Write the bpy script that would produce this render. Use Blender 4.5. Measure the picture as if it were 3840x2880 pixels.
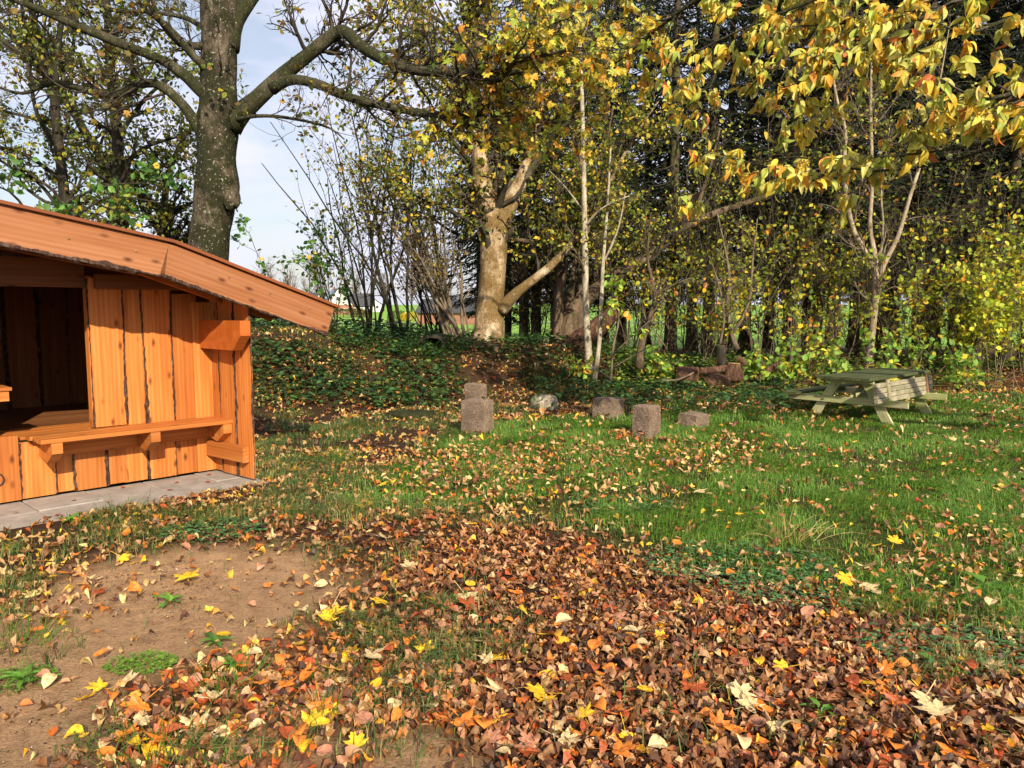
import bpy, math, random
import numpy as np
from mathutils import Vector, Matrix

for o in list(bpy.data.objects):
    bpy.data.objects.remove(o)
SC = bpy.context.scene
COL = SC.collection
R = math.radians
rng = np.random.default_rng(11)
random.seed(11)

# ------------------------------------------------------------------ camera
EYE = 1.65
FPX = 2885.0                       # focal length in pixels of the 3840 px photograph
PITCH = math.atan(280.0 / FPX)     # looking slightly down
cam_d = bpy.data.cameras.new('camera')
cam_d.sensor_width = 36.0
cam_d.lens = FPX / 3840.0 * 36.0
cam_d.clip_start = 0.05
cam_d.clip_end = 3000.0
cam = bpy.data.objects.new('camera', cam_d)
cam.location = (0, 0, EYE)
cam.rotation_euler = (math.pi / 2 - PITCH, 0, 0)
COL.objects.link(cam)
SC.camera = cam

# ------------------------------------------------------------------ sky, sun, exposure
SUN_AZ, SUN_EL = R(20.0), R(29.0)  # behind the camera, a little to the right, low autumn sun
S = Vector((math.sin(SUN_AZ) * math.cos(SUN_EL), -math.cos(SUN_AZ) * math.cos(SUN_EL), math.sin(SUN_EL)))
sun_d = bpy.data.lights.new('sun', 'SUN')
sun_d.energy = 5.0
sun_d.angle = R(0.53)
sun_d.color = (1.0, 0.90, 0.72)
sun = bpy.data.objects.new('sun', sun_d)
sun.rotation_euler = S.to_track_quat('Z', 'Y').to_euler()
sun.location = (0, -20, 20)
COL.objects.link(sun)

world = bpy.data.worlds.new('World')
SC.world = world
world.use_nodes = True
wn, wl = world.node_tree.nodes, world.node_tree.links
wn.clear()
w_out = wn.new('ShaderNodeOutputWorld')
w_bg = wn.new('ShaderNodeBackground')
w_bg.inputs['Strength'].default_value = 0.1
sky = wn.new('ShaderNodeTexSky')
sky.sky_type = 'NISHITA'
sky.sun_disc = False
sky.sun_elevation = SUN_EL
sky.sun_rotation = math.atan2(S.x, S.y)
sky.air_density = 1.2
sky.dust_density = 1.5
w_tc = wn.new('ShaderNodeTexCoord')
w_map = wn.new('ShaderNodeMapping')
w_map.inputs['Scale'].default_value = (1.6, 1.6, 4.2)
w_no = wn.new('ShaderNodeTexNoise')
w_no.inputs['Scale'].default_value = 2.6
w_no.inputs['Detail'].default_value = 6.0
w_no.inputs['Roughness'].default_value = 0.55
w_ra = wn.new('ShaderNodeValToRGB')
w_ra.color_ramp.elements[0].position = 0.40
w_ra.color_ramp.elements[0].color = (0.42, 0.42, 0.42, 1)
w_ra.color_ramp.elements[1].position = 0.58
w_ra.color_ramp.elements[1].color = (1, 1, 1, 1)
w_mix = wn.new('ShaderNodeMixRGB')
w_mix.inputs[2].default_value = (6.9, 7.0, 8.3, 1)
wl.new(w_tc.outputs['Generated'], w_map.inputs['Vector'])
wl.new(w_map.outputs['Vector'], w_no.inputs['Vector'])
wl.new(w_no.outputs['Fac'], w_ra.inputs['Fac'])
wl.new(w_ra.outputs['Color'], w_mix.inputs[0])
wl.new(sky.outputs['Color'], w_mix.inputs[1])
wl.new(w_mix.outputs['Color'], w_bg.inputs['Color'])
wl.new(w_bg.outputs['Background'], w_out.inputs['Surface'])

SC.view_settings.view_transform = 'Standard'
SC.view_settings.look = 'None'
SC.view_settings.exposure = 0.42
SC.view_settings.gamma = 1.0
SC.view_settings.use_curve_mapping = False
SC.cycles.max_bounces = 4
SC.cycles.diffuse_bounces = 2
SC.cycles.glossy_bounces = 2
SC.cycles.transmission_bounces = 3
SC.cycles.use_adaptive_sampling = True
SC.cycles.adaptive_threshold = 0.03
SC.cycles.caustics_reflective = False
SC.cycles.caustics_refractive = False

# ------------------------------------------------------------------ surveying helpers
FW = np.array([0, math.cos(PITCH), -math.sin(PITCH)])
UP = np.array([0, math.sin(PITCH), math.cos(PITCH)])


def ray(px, py):
    return FW + np.array([1.0, 0, 0]) * (px - 1920) / FPX - UP * (py - 1440) / FPX


def at(px, py, Y):
    """point on the sight line through a photograph pixel, Y metres ahead"""
    d = ray(px, py)
    return np.array([0, 0, EYE]) + d * (Y / d[1])


def G(px, py, z=0.0):
    d = ray(px, py)
    return np.array([0, 0, EYE]) + d * ((z - EYE) / d[2])


_lat = np.random.default_rng(5).random((256, 256))


def vnoise(x, y, s=1.0, seed=0):
    """smooth value noise in 0..1"""
    x = np.asarray(x, float) * s + seed * 17.3
    y = np.asarray(y, float) * s + seed * 5.7
    xi, yi = np.floor(x).astype(int), np.floor(y).astype(int)
    fx, fy = x - xi, y - yi
    fx = fx * fx * (3 - 2 * fx)
    fy = fy * fy * (3 - 2 * fy)
    a = _lat[xi & 255, yi & 255]
    b = _lat[(xi + 1) & 255, yi & 255]
    c = _lat[xi & 255, (yi + 1) & 255]
    d = _lat[(xi + 1) & 255, (yi + 1) & 255]
    return (a * (1 - fx) + b * fx) * (1 - fy) + (c * (1 - fx) + d * fx) * fy


def fbm(x, y, s=1.0, seed=0):
    return (vnoise(x, y, s, seed) * .55 + vnoise(x, y, s * 2.1, seed + 3) * .3 + vnoise(x, y, s * 4.3, seed + 7) * .15)


def sstep(a, b, x):
    t = np.clip((np.asarray(x, float) - a) / (b - a), 0, 1)
    return t * t * (3 - 2 * t)


def terrain(x, y):
    x = np.asarray(x, float)
    y = np.asarray(y, float)
    # the bank behind the clearing: high at the left, low under the wood at the right
    crest_h = 1.22 - 0.40 * sstep(-4.5, -0.5, x) - 0.08 * sstep(0, 2.5, x) - 0.42 * sstep(1.6, 3.6, x)
    crest_y = 15.4 + 1.6 * sstep(-5, 0, x) + 1.3 * sstep(.5, 3.0, x)
    front = sstep(crest_y - 4.3 + 1.9 * sstep(-2.5, .5, x), crest_y - 0.2, y)
    back = 1 - sstep(crest_y + 1.2, crest_y + 6.5, y)
    keep = sstep(2.5, 6, x) * 0.75
    back = np.maximum(back, keep * (1 - sstep(26, 36, y)))
    h = crest_h * front * back
    near = (1 - sstep(22, 40, y))
    h = h + near * (fbm(x, y, 0.55, 2) - 0.5) * 0.07 + near * sstep(10, 14, y) * (fbm(x, y, 0.9, 4) - .5) * .22
    # the land beyond falls to the road and rises to the houses
    su = (x + 3.069) * .689 + (y - 7.782) * .725      # level pad under the shelter and its paving
    sv = (x + 3.069) * .725 - (y - 7.782) * .689
    pad = (1 - sstep(.2, .8, su)) * (1 - sstep(1.0, 1.5, sv)) * sstep(-3.4, -2.6, sv)
    h = h * (1 - pad) + (-.045 + .062 * sstep(.80, 1.02, sv)) * pad
    h = h - 1.2 * sstep(25, 120, y) + 1.9 * sstep(165, 260, y) + 5.0 * sstep(300, 700, y)
    return h


def inpoly(x, y, P):
    x = np.asarray(x)
    y = np.asarray(y)
    r = np.zeros(x.shape, bool)
    n = len(P)
    j = n - 1
    for i in range(n):
        xi, yi = P[i]
        xj, yj = P[j]
        c = ((yi > y) != (yj > y)) & (x < (xj - xi) * (y - yi) / (yj - yi + 1e-12) + xi)
        r ^= c
        j = i
    return r


def gpoly(pts):
    return [tuple(G(*p)[:2]) for p in pts]


SAND1 = gpoly([(-300, 2400), (20, 2290), (300, 2110), (700, 2060), (1180, 2070), (1330, 2180), (1230, 2340), (980, 2460),
               (740, 2510), (520, 2560), (420, 2660), (340, 2780), (280, 2900), (220, 3200), (-600, 3200)])
SAND2 = gpoly([(950, 2950), (1050, 2810), (1400, 2730), (1750, 2760), (1880, 2800), (1900, 2950)])
LITTER = gpoly([(560, 2010), (1000, 1960), (1300, 1930), (1700, 1940), (2100, 1990), (2500, 2130), (3000, 2260), (3400, 2340),
                (3900, 2470), (4600, 3200), (100, 3200), (420, 2540), (650, 2500), (900, 2460), (1200, 2330), (1290, 2180), (1150, 2080), (700, 2070)])
GRASS = gpoly([(1900, 1570), (2300, 1560), (2700, 1500), (3000, 1470), (4600, 1490), (5200, 2400), (3900, 2430), (3000, 2200), (2500, 2080),
               (2100, 1950), (1700, 1900), (1400, 1900), (1250, 1850), (1600, 1700)])


def soft(P, x, y, amp=0.35, seed=1):
    """ragged-edged membership of a ground patch, averaged over a few jittered tests"""
    m = np.zeros(np.shape(x))
    for k in range(6):
        dx = (fbm(x, y, 1.5, seed + k) - .5) * 3.2 * amp + (vnoise(x, y, 6, seed + 9 + k) - .5) * .45
        dy = (fbm(x, y, 1.5, seed + 20 + k) - .5) * 3.2 * amp + (vnoise(x, y, 6, seed + 29 + k) - .5) * .45
        m += inpoly(x + dx, y + dy, P)
    return m / 6


# ------------------------------------------------------------------ mesh helpers
def new_mesh(name, V, F, col=None, smooth=False, uv=None):
    """V (n,3); F (m,3) or (m,4) int array or a list of those"""
    Fs = F if isinstance(F, list) else [F]
    Fs = [np.asarray(f, np.int32) for f in Fs if len(f)]
    me = bpy.data.meshes.new(name)
    V = np.ascontiguousarray(V, np.float32)
    me.vertices.add(len(V))
    me.vertices.foreach_set('co', V.ravel())
    loops = np.concatenate([f.ravel() for f in Fs])
    sizes = np.concatenate([np.full(len(f), f.shape[1], np.int32) for f in Fs])
    starts = np.concatenate([[0], np.cumsum(sizes)[:-1]]).astype(np.int32)
    me.loops.add(len(loops))
    me.loops.foreach_set('vertex_index', loops.astype(np.int32))
    me.polygons.add(len(sizes))
    me.polygons.foreach_set('loop_start', starts)
    me.polygons.foreach_set('use_smooth', np.full(len(sizes), bool(smooth)))
    if col is not None:
        a = me.color_attributes.new('col', 'FLOAT_COLOR', 'POINT')
        c = np.ones((len(V), 4), np.float32)
        c[:, :3] = col
        a.data.foreach_set('color', c.ravel())
    me.update(calc_edges=True)
    return me


def link(name, me, mat, parent=None, loc=None):
    o = bpy.data.objects.new(name, me)
    if me is not None and mat is not None and len(me.materials) == 0:
        me.materials.append(mat)
    COL.objects.link(o)
    if loc is not None:
        o.location = loc
    if parent is not None:
        o.parent = parent
    return o


def tag(o, label=None, cat=None, group=None, kind=None):
    if label:
        o['label'] = label
    if cat:
        o['category'] = cat
    if group:
        o['group'] = group
    if kind:
        o['kind'] = kind
    return o


def thing(name, label, cat, loc=(0, 0, 0), group=None):
    o = bpy.data.objects.new(name, None)
    o.empty_display_size = 0.2
    o.location = [float(c) for c in loc]
    COL.objects.link(o)
    return tag(o, label, cat, group)


def unit(v):
    return v / np.maximum(np.linalg.norm(v, axis=-1, keepdims=True), 1e-9)


def tubes(P, Rad, sides=4, jit=None):
    """P (N,K,3), Rad (N,K) -> verts, quads"""
    P = np.asarray(P, float)
    Rad = np.asarray(Rad, float)
    N, K, _ = P.shape
    t = unit(np.gradient(P, axis=1))
    m = unit(P[:, -1] - P[:, 0])
    ref = np.where(np.abs(m[:, 1:2]) < 0.75, np.array([[0, 1.0, 0.05]]), np.array([[1.0, 0.1, 0]]))
    ref = np.repeat(ref[:, None, :], K, 1)
    n = unit(np.cross(t, ref))
    b = np.cross(t, n)
    a = np.arange(sides) / sides * 2 * math.pi
    rr = Rad[:, :, None] * np.ones(sides)
    if jit is not None:
        rr = rr * jit
    V = P[:, :, None, :] + rr[..., None] * (np.cos(a)[None, None, :, None] * n[:, :, None, :] + np.sin(a)[None, None, :, None] * b[:, :, None, :])
    V = V.reshape(-1, 3)
    i, k, s = np.meshgrid(np.arange(N), np.arange(K - 1), np.arange(sides), indexing='ij')
    s2 = (s + 1) % sides
    base = (i * K + k) * sides
    F = np.stack([base + s, base + s2, base + sides + s2, base + sides + s], -1).reshape(-1, 4)
    return V, F


def resample(P, n):
    """Catmull-Rom through P (rows may carry more than xyz), n points"""
    P = np.asarray(P, float)
    seg = np.linalg.norm(np.diff(P[:, :3], axis=0), axis=1)
    s = np.concatenate([[0], np.cumsum(seg)])
    q = np.linspace(0, s[-1], n)
    idx = np.clip(np.searchsorted(s, q, side='right') - 1, 0, len(P) - 2)
    t = ((q - s[idx]) / np.maximum(seg[idx], 1e-9))[:, None]
    p0 = P[np.maximum(idx - 1, 0)]
    p1 = P[idx]
    p2 = P[idx + 1]
    p3 = P[np.minimum(idx + 2, len(P) - 1)]
    return 0.5 * (2 * p1 + (p2 - p0) * t + (2 * p0 - 5 * p1 + 4 * p2 - p3) * t ** 2 + (3 * p1 - p0 - 3 * p2 + p3) * t ** 3)


def px_limb(pts, Y, spacing=0.14):
    """limb measured in the photograph: rows (px, py, width_px[, Y]) -> (n,4) xyz + radius"""
    rows = []
    for k, p in enumerate(pts):
        y = p[3] if len(p) > 3 else (Y if np.isscalar(Y) else np.interp(k, np.linspace(0, len(pts) - 1, len(Y)), Y))
        q = at(p[0], p[1], y)
        rows.append([q[0], q[1], q[2], p[2] / 2 / FPX * y])
    rows = np.array(rows)
    L = np.linalg.norm(np.diff(rows[:, :3], axis=0), axis=1).sum()
    return resample(rows, max(6, int(L / spacing)))


def limb_mesh(name, L, sides=12, rough=0.07, flare=0.0, seed=0):
    n = len(L)
    a = np.arange(sides) / sides * 2 * math.pi
    s = np.concatenate([[0], np.cumsum(np.linalg.norm(np.diff(L[:, :3], axis=0), axis=1))])
    nx = np.cos(a)[None, :] * 1.6 + seed * 3.1 + s[:, None] * 0.15
    ny = np.sin(a)[None, :] * 1.6 + s[:, None] * 2.2
    j = 1 + rough * 2 * (fbm(nx, ny, 1.0, seed) - 0.5) + rough * (vnoise(nx, ny, 4.5, seed + 2) - .5)
    if flare:
        lob = 0.5 + 0.5 * np.sin(a * 5 + seed)[None, :]
        j = j * (1 + flare * np.exp(-s[:, None] / 0.28) * (0.45 + lob))
    V, F = tubes(L[None, :, :3], L[None, :, 3], sides, j[None])
    # close both ends
    V = np.vstack([V, L[0, :3], L[-1, :3]])
    k = np.arange(sides)
    c0, c1 = len(V) - 2, len(V) - 1
    T = np.vstack([np.stack([np.full(sides, c0), (k + 1) % sides, k], 1),
                   np.stack([np.full(sides, c1), (n - 1) * sides + k, (n - 1) * sides + (k + 1) % sides], 1)])
    return new_mesh(name, V, [F, T], smooth=True)


def grow(P, Rad, n, length, ang=(35, 70), K=5, up=0.15, wander=0.25, rr=0.55, lo=0.25, hi=1.0, rmin=0.002, bias=None, tilt=None):
    """n side branches off the polylines P (N,K0,3)"""
    N, K0, _ = P.shape
    L0 = np.linalg.norm(np.diff(P, axis=1), axis=2).sum(1)
    w = L0 / L0.sum()
    i = rng.choice(N, n, p=w)
    f = rng.uniform(lo, hi, n) * (K0 - 1)
    k = np.clip(np.floor(f).astype(int), 0, K0 - 2)
    ft = (f - k)[:, None]
    p = P[i, k] * (1 - ft) + P[i, k + 1] * ft
    r = (Rad[i, k] * (1 - ft[:, 0]) + Rad[i, k + 1] * ft[:, 0]) * rr
    t = unit(P[i, k + 1] - P[i, k])
    q = rng.normal(size=(n, 3))
    q = unit(q - (q * t).sum(1, keepdims=True) * t)
    a = np.radians(rng.uniform(ang[0], ang[1], n))[:, None]
    d = t * np.cos(a) + q * np.sin(a)
    if bias is not None:
        d = unit(d + np.array(bias))
    L = rng.uniform(length[0], length[1], n) * (1.1 - 0.5 * f / (K0 - 1))
    out = np.zeros((n, K, 3))
    out[:, 0] = p
    step = (L / (K - 1))[:, None]
    for m in range(1, K):
        d = unit(d + rng.normal(size=(n, 3)) * wander + np.array([0, 0, up]))
        out[:, m] = out[:, m - 1] + d * step
    rad = np.maximum(r, rmin * 1.3)[:, None] * np.linspace(1, 0.35, K)[None, :]
    return out, np.maximum(rad, rmin)


def pick(P, n, lo=0.2, hi=1.0):
    N, K, _ = P.shape
    i = rng.integers(0, N, n)
    f = rng.uniform(lo, hi, n) * (K - 1)
    k = np.clip(np.floor(f).astype(int), 0, K - 2)
    ft = (f - k)[:, None]
    return P[i, k] * (1 - ft) + P[i, k + 1] * ft, unit(P[i, k + 1] - P[i, k])


# leaf outlines: base at origin, blade along +y, unit length, faces up +z
LEAF2 = (np.array([[0, 0, 0], [.3, .5, .07], [0, 1, -.04], [-.3, .5, .07]]), np.array([[0, 1, 2], [0, 2, 3]]))
LEAF4 = (np.array([[0, 0, 0], [.3, .27, .05], [.33, .6, .06], [0, 1, -.06], [-.33, .6, .06], [-.3, .27, .05]]),
         np.array([[0, 1, 2], [0, 2, 3], [0, 3, 4], [0, 4, 5]]))


def oval_leaf(w=.34, curl=.15, fold=.08, n=5, tw=0.0, serr=0.0):
    V, F = [], []
    ys = np.linspace(0, 1, n + 1)
    for y in ys:
        ww = w * math.sin(math.pi * min(1, (y * .93 + .02)) ** .82) ** .8 if 0 < y < 1 else 0.004
        z = -curl * (y - .35) ** 2 * 2 + curl * .25
        ww *= 1 + serr * (random.random() - .5)
        V += [[-ww, y, z + fold * ww / w + tw * ww], [0, y, z - .01], [ww, y, z + fold * ww / w - tw * ww]]
    for k in range(n):
        a = 3 * k
        F += [[a, a + 1, a + 4], [a, a + 4, a + 3], [a + 1, a + 2, a + 5], [a + 1, a + 5, a + 4]]
    V = np.array(V)
    V[:, 2] -= V[:, 2].min() * 0
    return V, np.array(F)


def maple_leaf(curl=.2, seed=0, stalk=True):
    r = random.Random(seed)
    # half outline, angle from the tip direction, radius
    half = [(0, 1.0), (9, .78), (15, .80), (22, .50), (33, .66), (44, .93), (52, .74), (58, .76), (66, .46), (80, .52), (97, .70), (108, .50), (118, .50), (150, .32), (172, .22)]
    pts = [(a, q) for a, q in half] + [(-a, q) for a, q in reversed(half[1:])]
    V = [[0, .0, -.02]]
    for a, q in pts:
        q *= r.uniform(.9, 1.06) * .55
        V.append([math.sin(R(a)) * q, math.cos(R(a)) * q, 0])
    V = np.array(V)
    V[:, 1] += .18
    d = np.hypot(V[:, 0], V[:, 1] - .18)
    ax = r.uniform(0, 6.28)
    u = V[:, 0] * math.cos(ax) + (V[:, 1] - .18) * math.sin(ax)
    V[:, 2] += curl * (u ** 2) * 1.6 + curl * .45 * d * np.sin(np.arctan2(V[:, 0], V[:, 1]) * 5 + r.uniform(0, 6))
    n = len(pts)
    F = [[0, 1 + (k + 1) % n, 1 + k] for k in range(n)]
    if stalk:
        b = len(V)
        V = np.vstack([V, [[-.012, -.02, 0], [.012, -.02, 0], [.02, -.62, .06 + curl * .2], [.0, -.62, .06 + curl * .2]]])
        F += [[b, b + 2, b + 1], [b, b + 3, b + 2]]
    return V, np.array(F)[:, ::-1]


def frame_from(dirv, nrm):
    """rotation matrices with y = dirv, z ~ nrm"""
    y = unit(dirv)
    x = unit(np.cross(y, nrm))
    z = np.cross(x, y)
    return np.stack([x, y, z], -1)


def rot_random(n, tilt):
    """yaw free, tilted from flat by up to ~tilt radians"""
    yaw = rng.uniform(0, 2 * math.pi, n)
    d = np.stack([np.cos(yaw), np.sin(yaw), rng.normal(0, 1, n) * tilt * .6], -1)
    nr = np.stack([rng.normal(0, 1, n) * tilt * .6, rng.normal(0, 1, n) * tilt * .6, np.ones(n)], -1)
    return frame_from(d, nr)


def scatter(tpl, pos, M, size, cols, vjit=0.06):
    V0, F0 = tpl
    n = len(pos)
    V = np.einsum('nij,vj->nvi', M, V0) * np.asarray(size)[:, None, None] + pos[:, None, :]
    F = F0[None] + (np.arange(n) * len(V0))[:, None, None]
    c = np.repeat(cols[:, None, :], len(V0), 1)
    if vjit:
        c = c * (1 + rng.normal(0, vjit, (n, len(V0), 1)))
    return V.reshape(-1, 3), F.reshape(-1, F0.shape[1]), np.clip(c.reshape(-1, 3), 0.002, .95)


def merge(parts):
    Vs, Fs, Cs, o = [], [], [], 0
    for V, F, C in parts:
        Vs.append(V)
        Fs.append(F + o)
        Cs.append(C)
        o += len(V)
    return np.vstack(Vs), np.vstack(Fs), np.vstack(Cs)


def srgb(*c):
    c = np.array(c, float) / 255
    return np.where(c <= .04045, c / 12.92, ((c + .055) / 1.055) ** 2.4)


def palette(n, entries):
    """entries: list of (weight, linear rgb)"""
    w = np.array([e[0] for e in entries], float)
    c = np.array([e[1] for e in entries], float)
    i = rng.choice(len(w), n, p=w / w.sum())
    out = c[i] * rng.uniform(.72, 1.25, (n, 1)) * rng.uniform(.92, 1.08, (n, 3))
    return np.clip(out, .003, .9)


# ------------------------------------------------------------------ materials
def mat_new(name):
    m = bpy.data.materials.new(name)
    m.use_nodes = True
    nt = m.node_tree
    b = nt.nodes['Principled BSDF']
    return m, nt, nt.nodes, nt.links, b


def ramp(nodes, stops):
    r = nodes.new('ShaderNodeValToRGB')
    e = r.color_ramp.elements
    while len(e) < len(stops):
        e.new(0.5)
    for k, (p, c) in enumerate(stops):
        e[k].position = p
        e[k].color = (*c, 1) if len(c) == 3 else c
    return r


def noise(nodes, scale, detail=4, rough=.55):
    n = nodes.new('ShaderNodeTexNoise')
    n.inputs['Scale'].default_value = scale
    n.inputs['Detail'].default_value = detail
    n.inputs['Roughness'].default_value = rough
    return n


def mat_leaf(name, rough=.55, trans=.3, spec=.35, mottle=0.0):
    m, nt, N, L, b = mat_new(name)
    at_ = N.new('ShaderNodeVertexColor')
    at_.layer_name = 'col'
    src = at_.outputs['Color']
    if mottle:
        tc = N.new('ShaderNodeNewGeometry')
        no = noise(N, 55, 3)
        L.new(tc.outputs['Position'], no.inputs['Vector'])
        rp = ramp(N, [(.33, (1 - mottle,) * 3), (.5, (1, 1, 1)), (.75, (1.15, 1.12, 1.08))])
        L.new(no.outputs['Fac'], rp.inputs['Fac'])
        mx = N.new('ShaderNodeMixRGB')
        mx.blend_type = 'MULTIPLY'
        mx.inputs[0].default_value = 1
        L.new(src, mx.inputs[1])
        L.new(rp.outputs['Color'], mx.inputs[2])
        src = mx.outputs['Color']
    L.new(src, b.inputs['Base Color'])
    b.inputs['Roughness'].default_value = rough
    b.inputs['Specular IOR Level'].default_value = spec
    if trans:
        tr = N.new('ShaderNodeBsdfTranslucent')
        L.new(src, tr.inputs['Color'])
        mx = N.new('ShaderNodeMixShader')
        mx.inputs[0].default_value = trans
        L.new(b.outputs[0], mx.inputs[1])
        L.new(tr.outputs[0], mx.inputs[2])
        L.new(mx.outputs[0], N['Material Output'].inputs['Surface'])
    return m


def mat_bark(name, dark, mid, pale, moss=None, moss_amt=.5, lichen=.0, scale=6.0, bump=.6):
    m, nt, N, L, b = mat_new(name)
    tc = N.new('ShaderNodeNewGeometry')
    mp = N.new('ShaderNodeMapping')
    mp.inputs['Scale'].default_value = (1, 1, .35)
    L.new(tc.outputs['Position'], mp.inputs['Vector'])
    n1 = noise(N, scale, 8, .65)
    L.new(mp.outputs['Vector'], n1.inputs['Vector'])
    rp = ramp(N, [(.3, dark), (.5, mid), (.72, pale)])
    L.new(n1.outputs['Fac'], rp.inputs['Fac'])
    src = rp.outputs['Color']
    if moss is not None:
        n2 = noise(N, scale * .33, 6, .7)
        L.new(tc.outputs['Position'], n2.inputs['Vector'])
        r2 = ramp(N, [(.62 - moss_amt * .35, (0, 0, 0)), (.72 - moss_amt * .35, (1, 1, 1))])
        L.new(n2.outputs['Fac'], r2.inputs['Fac'])
        mx = N.new('ShaderNodeMixRGB')
        L.new(r2.outputs['Color'], mx.inputs[0])
        L.new(src, mx.inputs[1])
        mx.inputs[2].default_value = (*moss, 1)
        src = mx.outputs['Color']
    if lichen:
        n3 = noise(N, scale * 5.5, 4, .6)
        L.new(tc.outputs['Position'], n3.inputs['Vector'])
        r3 = ramp(N, [(.68 - lichen * .14, (0, 0, 0)), (.71 - lichen * .14, (1, 1, 1))])
        L.new(n3.outputs['Fac'], r3.inputs['Fac'])
        mx = N.new('ShaderNodeMixRGB')
        L.new(r3.outputs['Color'], mx.inputs[0])
        L.new(src, mx.inputs[1])
        mx.inputs[2].default_value = (.27, .26, .18, 1)
        src = mx.outputs['Color']
    nf = noise(N, scale * 7, 6, .75)
    L.new(mp.outputs['Vector'], nf.inputs['Vector'])
    rf_ = ramp(N, [(.34, (.42, .40, .38)), (.5, (1, 1, 1)), (.68, (1.4, 1.38, 1.34))])
    L.new(nf.outputs['Fac'], rf_.inputs['Fac'])
    mf = N.new('ShaderNodeMixRGB')
    mf.blend_type = 'MULTIPLY'
    mf.inputs[0].default_value = 1
    L.new(src, mf.inputs[1])
    L.new(rf_.outputs['Color'], mf.inputs[2])
    src = mf.outputs['Color']
    L.new(src, b.inputs['Base Color'])
    b.inputs['Roughness'].default_value = .9
    b.inputs['Specular IOR Level'].default_value = .2
    bp = N.new('ShaderNodeBump')
    bp.inputs['Strength'].default_value = bump
    bp.inputs['Distance'].default_value = .03
    n4 = noise(N, scale * 3, 6, .7)
    L.new(mp.outputs['Vector'], n4.inputs['Vector'])
    L.new(n4.outputs['Fac'], bp.inputs['Height'])
    L.new(bp.outputs['Normal'], b.inputs['Normal'])
    return m


def mat_wood(name, light, mid, dark, knots=True, weather=None, rough=.55):
    """sawn timber; every board is built with its length along local z"""
    m, nt, N, L, b = mat_new(name)
    tc = N.new('ShaderNodeTexCoord')
    oi = N.new('ShaderNodeObjectInfo')
    ml = N.new('ShaderNodeMath')
    ml.operation = 'MULTIPLY'
    ml.inputs[1].default_value = 57.0
    L.new(oi.outputs['Random'], ml.inputs[0])
    cx = N.new('ShaderNodeCombineXYZ')
    for k in range(3):
        L.new(ml.outputs[0], cx.inputs[k])
    ad = N.new('ShaderNodeVectorMath')
    ad.operation = 'ADD'
    L.new(tc.outputs['Object'], ad.inputs[0])
    L.new(cx.outputs[0], ad.inputs[1])
    mp = N.new('ShaderNodeMapping')
    mp.inputs['Scale'].default_value = (14, 14, .9)
    L.new(ad.outputs[0], mp.inputs['Vector'])
    n0 = noise(N, 1.0, 3, .5)
    L.new(mp.outputs['Vector'], n0.inputs['Vector'])
    # growth rings: a wave folded by low noise
    wv = N.new('ShaderNodeTexWave')
    wv.wave_type = 'BANDS'
    wv.bands_direction = 'X'
    wv.inputs['Scale'].default_value = .55
    wv.inputs['Distortion'].default_value = 5.5
    wv.inputs['Detail'].default_value = 2
    wv.inputs['Detail Scale'].default_value = .8
    L.new(mp.outputs['Vector'], wv.inputs['Vector'])
    mxa = N.new('ShaderNodeMath')
    mxa.operation = 'MULTIPLY_ADD'
    L.new(wv.outputs['Fac'], mxa.inputs[0])
    mxa.inputs[1].default_value = .15
    sb = N.new('ShaderNodeMath')
    sb.operation = 'MULTIPLY'
    sb.inputs[1].default_value = .88
    L.new(n0.outputs['Fac'], sb.inputs[0])
    L.new(sb.outputs[0], mxa.inputs[2])
    rp = ramp(N, [(.2, dark), (.5, mid), (.8, light)])
    L.new(mxa.outputs[0], rp.inputs['Fac'])
    src = rp.outputs['Color']
    if knots:
        mk = N.new('ShaderNodeMapping')
        mk.inputs['Scale'].default_value = (8, 8, 3.6)
        L.new(ad.outputs[0], mk.inputs['Vector'])
        vo = N.new('ShaderNodeTexVoronoi')
        vo.inputs['Scale'].default_value = 1.0
        L.new(mk.outputs['Vector'], vo.inputs['Vector'])
        rk = ramp(N, [(.05, (1, 1, 1)), (.11, (.55, .55, .55)), (.2, (0, 0, 0))])
        L.new(vo.outputs['Distance'], rk.inputs['Fac'])
        mx = N.new('ShaderNodeMixRGB')
        L.new(rk.outputs['Color'], mx.inputs[0])
        L.new(src, mx.inputs[1])
        mx.inputs[2].default_value = (dark[0] * .45, dark[1] * .38, dark[2] * .4, 1)
        src = mx.outputs['Color']
    # board to board difference
    hs = N.new('ShaderNodeHueSaturation')
    mr = N.new('ShaderNodeMapRange')
    mr.inputs['To Min'].default_value = .78
    mr.inputs['To Max'].default_value = 1.15
    L.new(oi.outputs['Random'], mr.inputs['Value'])
    L.new(mr.outputs[0], hs.inputs['Value'])
    L.new(src, hs.inputs['Color'])
    src = hs.outputs['Color']
    if weather is not None:
        nw = noise(N, 3.2, 6, .7)
        L.new(ad.outputs[0], nw.inputs['Vector'])
        rw = ramp(N, [(.42, (0, 0, 0)), (.62, (1, 1, 1))])
        L.new(nw.outputs['Fac'], rw.inputs['Fac'])
        mx = N.new('ShaderNodeMixRGB')
        L.new(rw.outputs['Color'], mx.inputs[0])
        L.new(src, mx.inputs[1])
        mx.inputs[2].default_value = (*weather, 1)
        src = mx.outputs['Color']
    L.new(src, b.inputs['Base Color'])
    b.inputs['Roughness'].default_value = rough
    b.inputs['Specular IOR Level'].default_value = .25
    bp = N.new('ShaderNodeBump')
    bp.inputs['Strength'].default_value = .25
    bp.inputs['Distance'].default_value = .004
    L.new(mxa.outputs[0], bp.inputs['Height'])
    L.new(bp.outputs['Normal'], b.inputs['Normal'])
    return m


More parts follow.
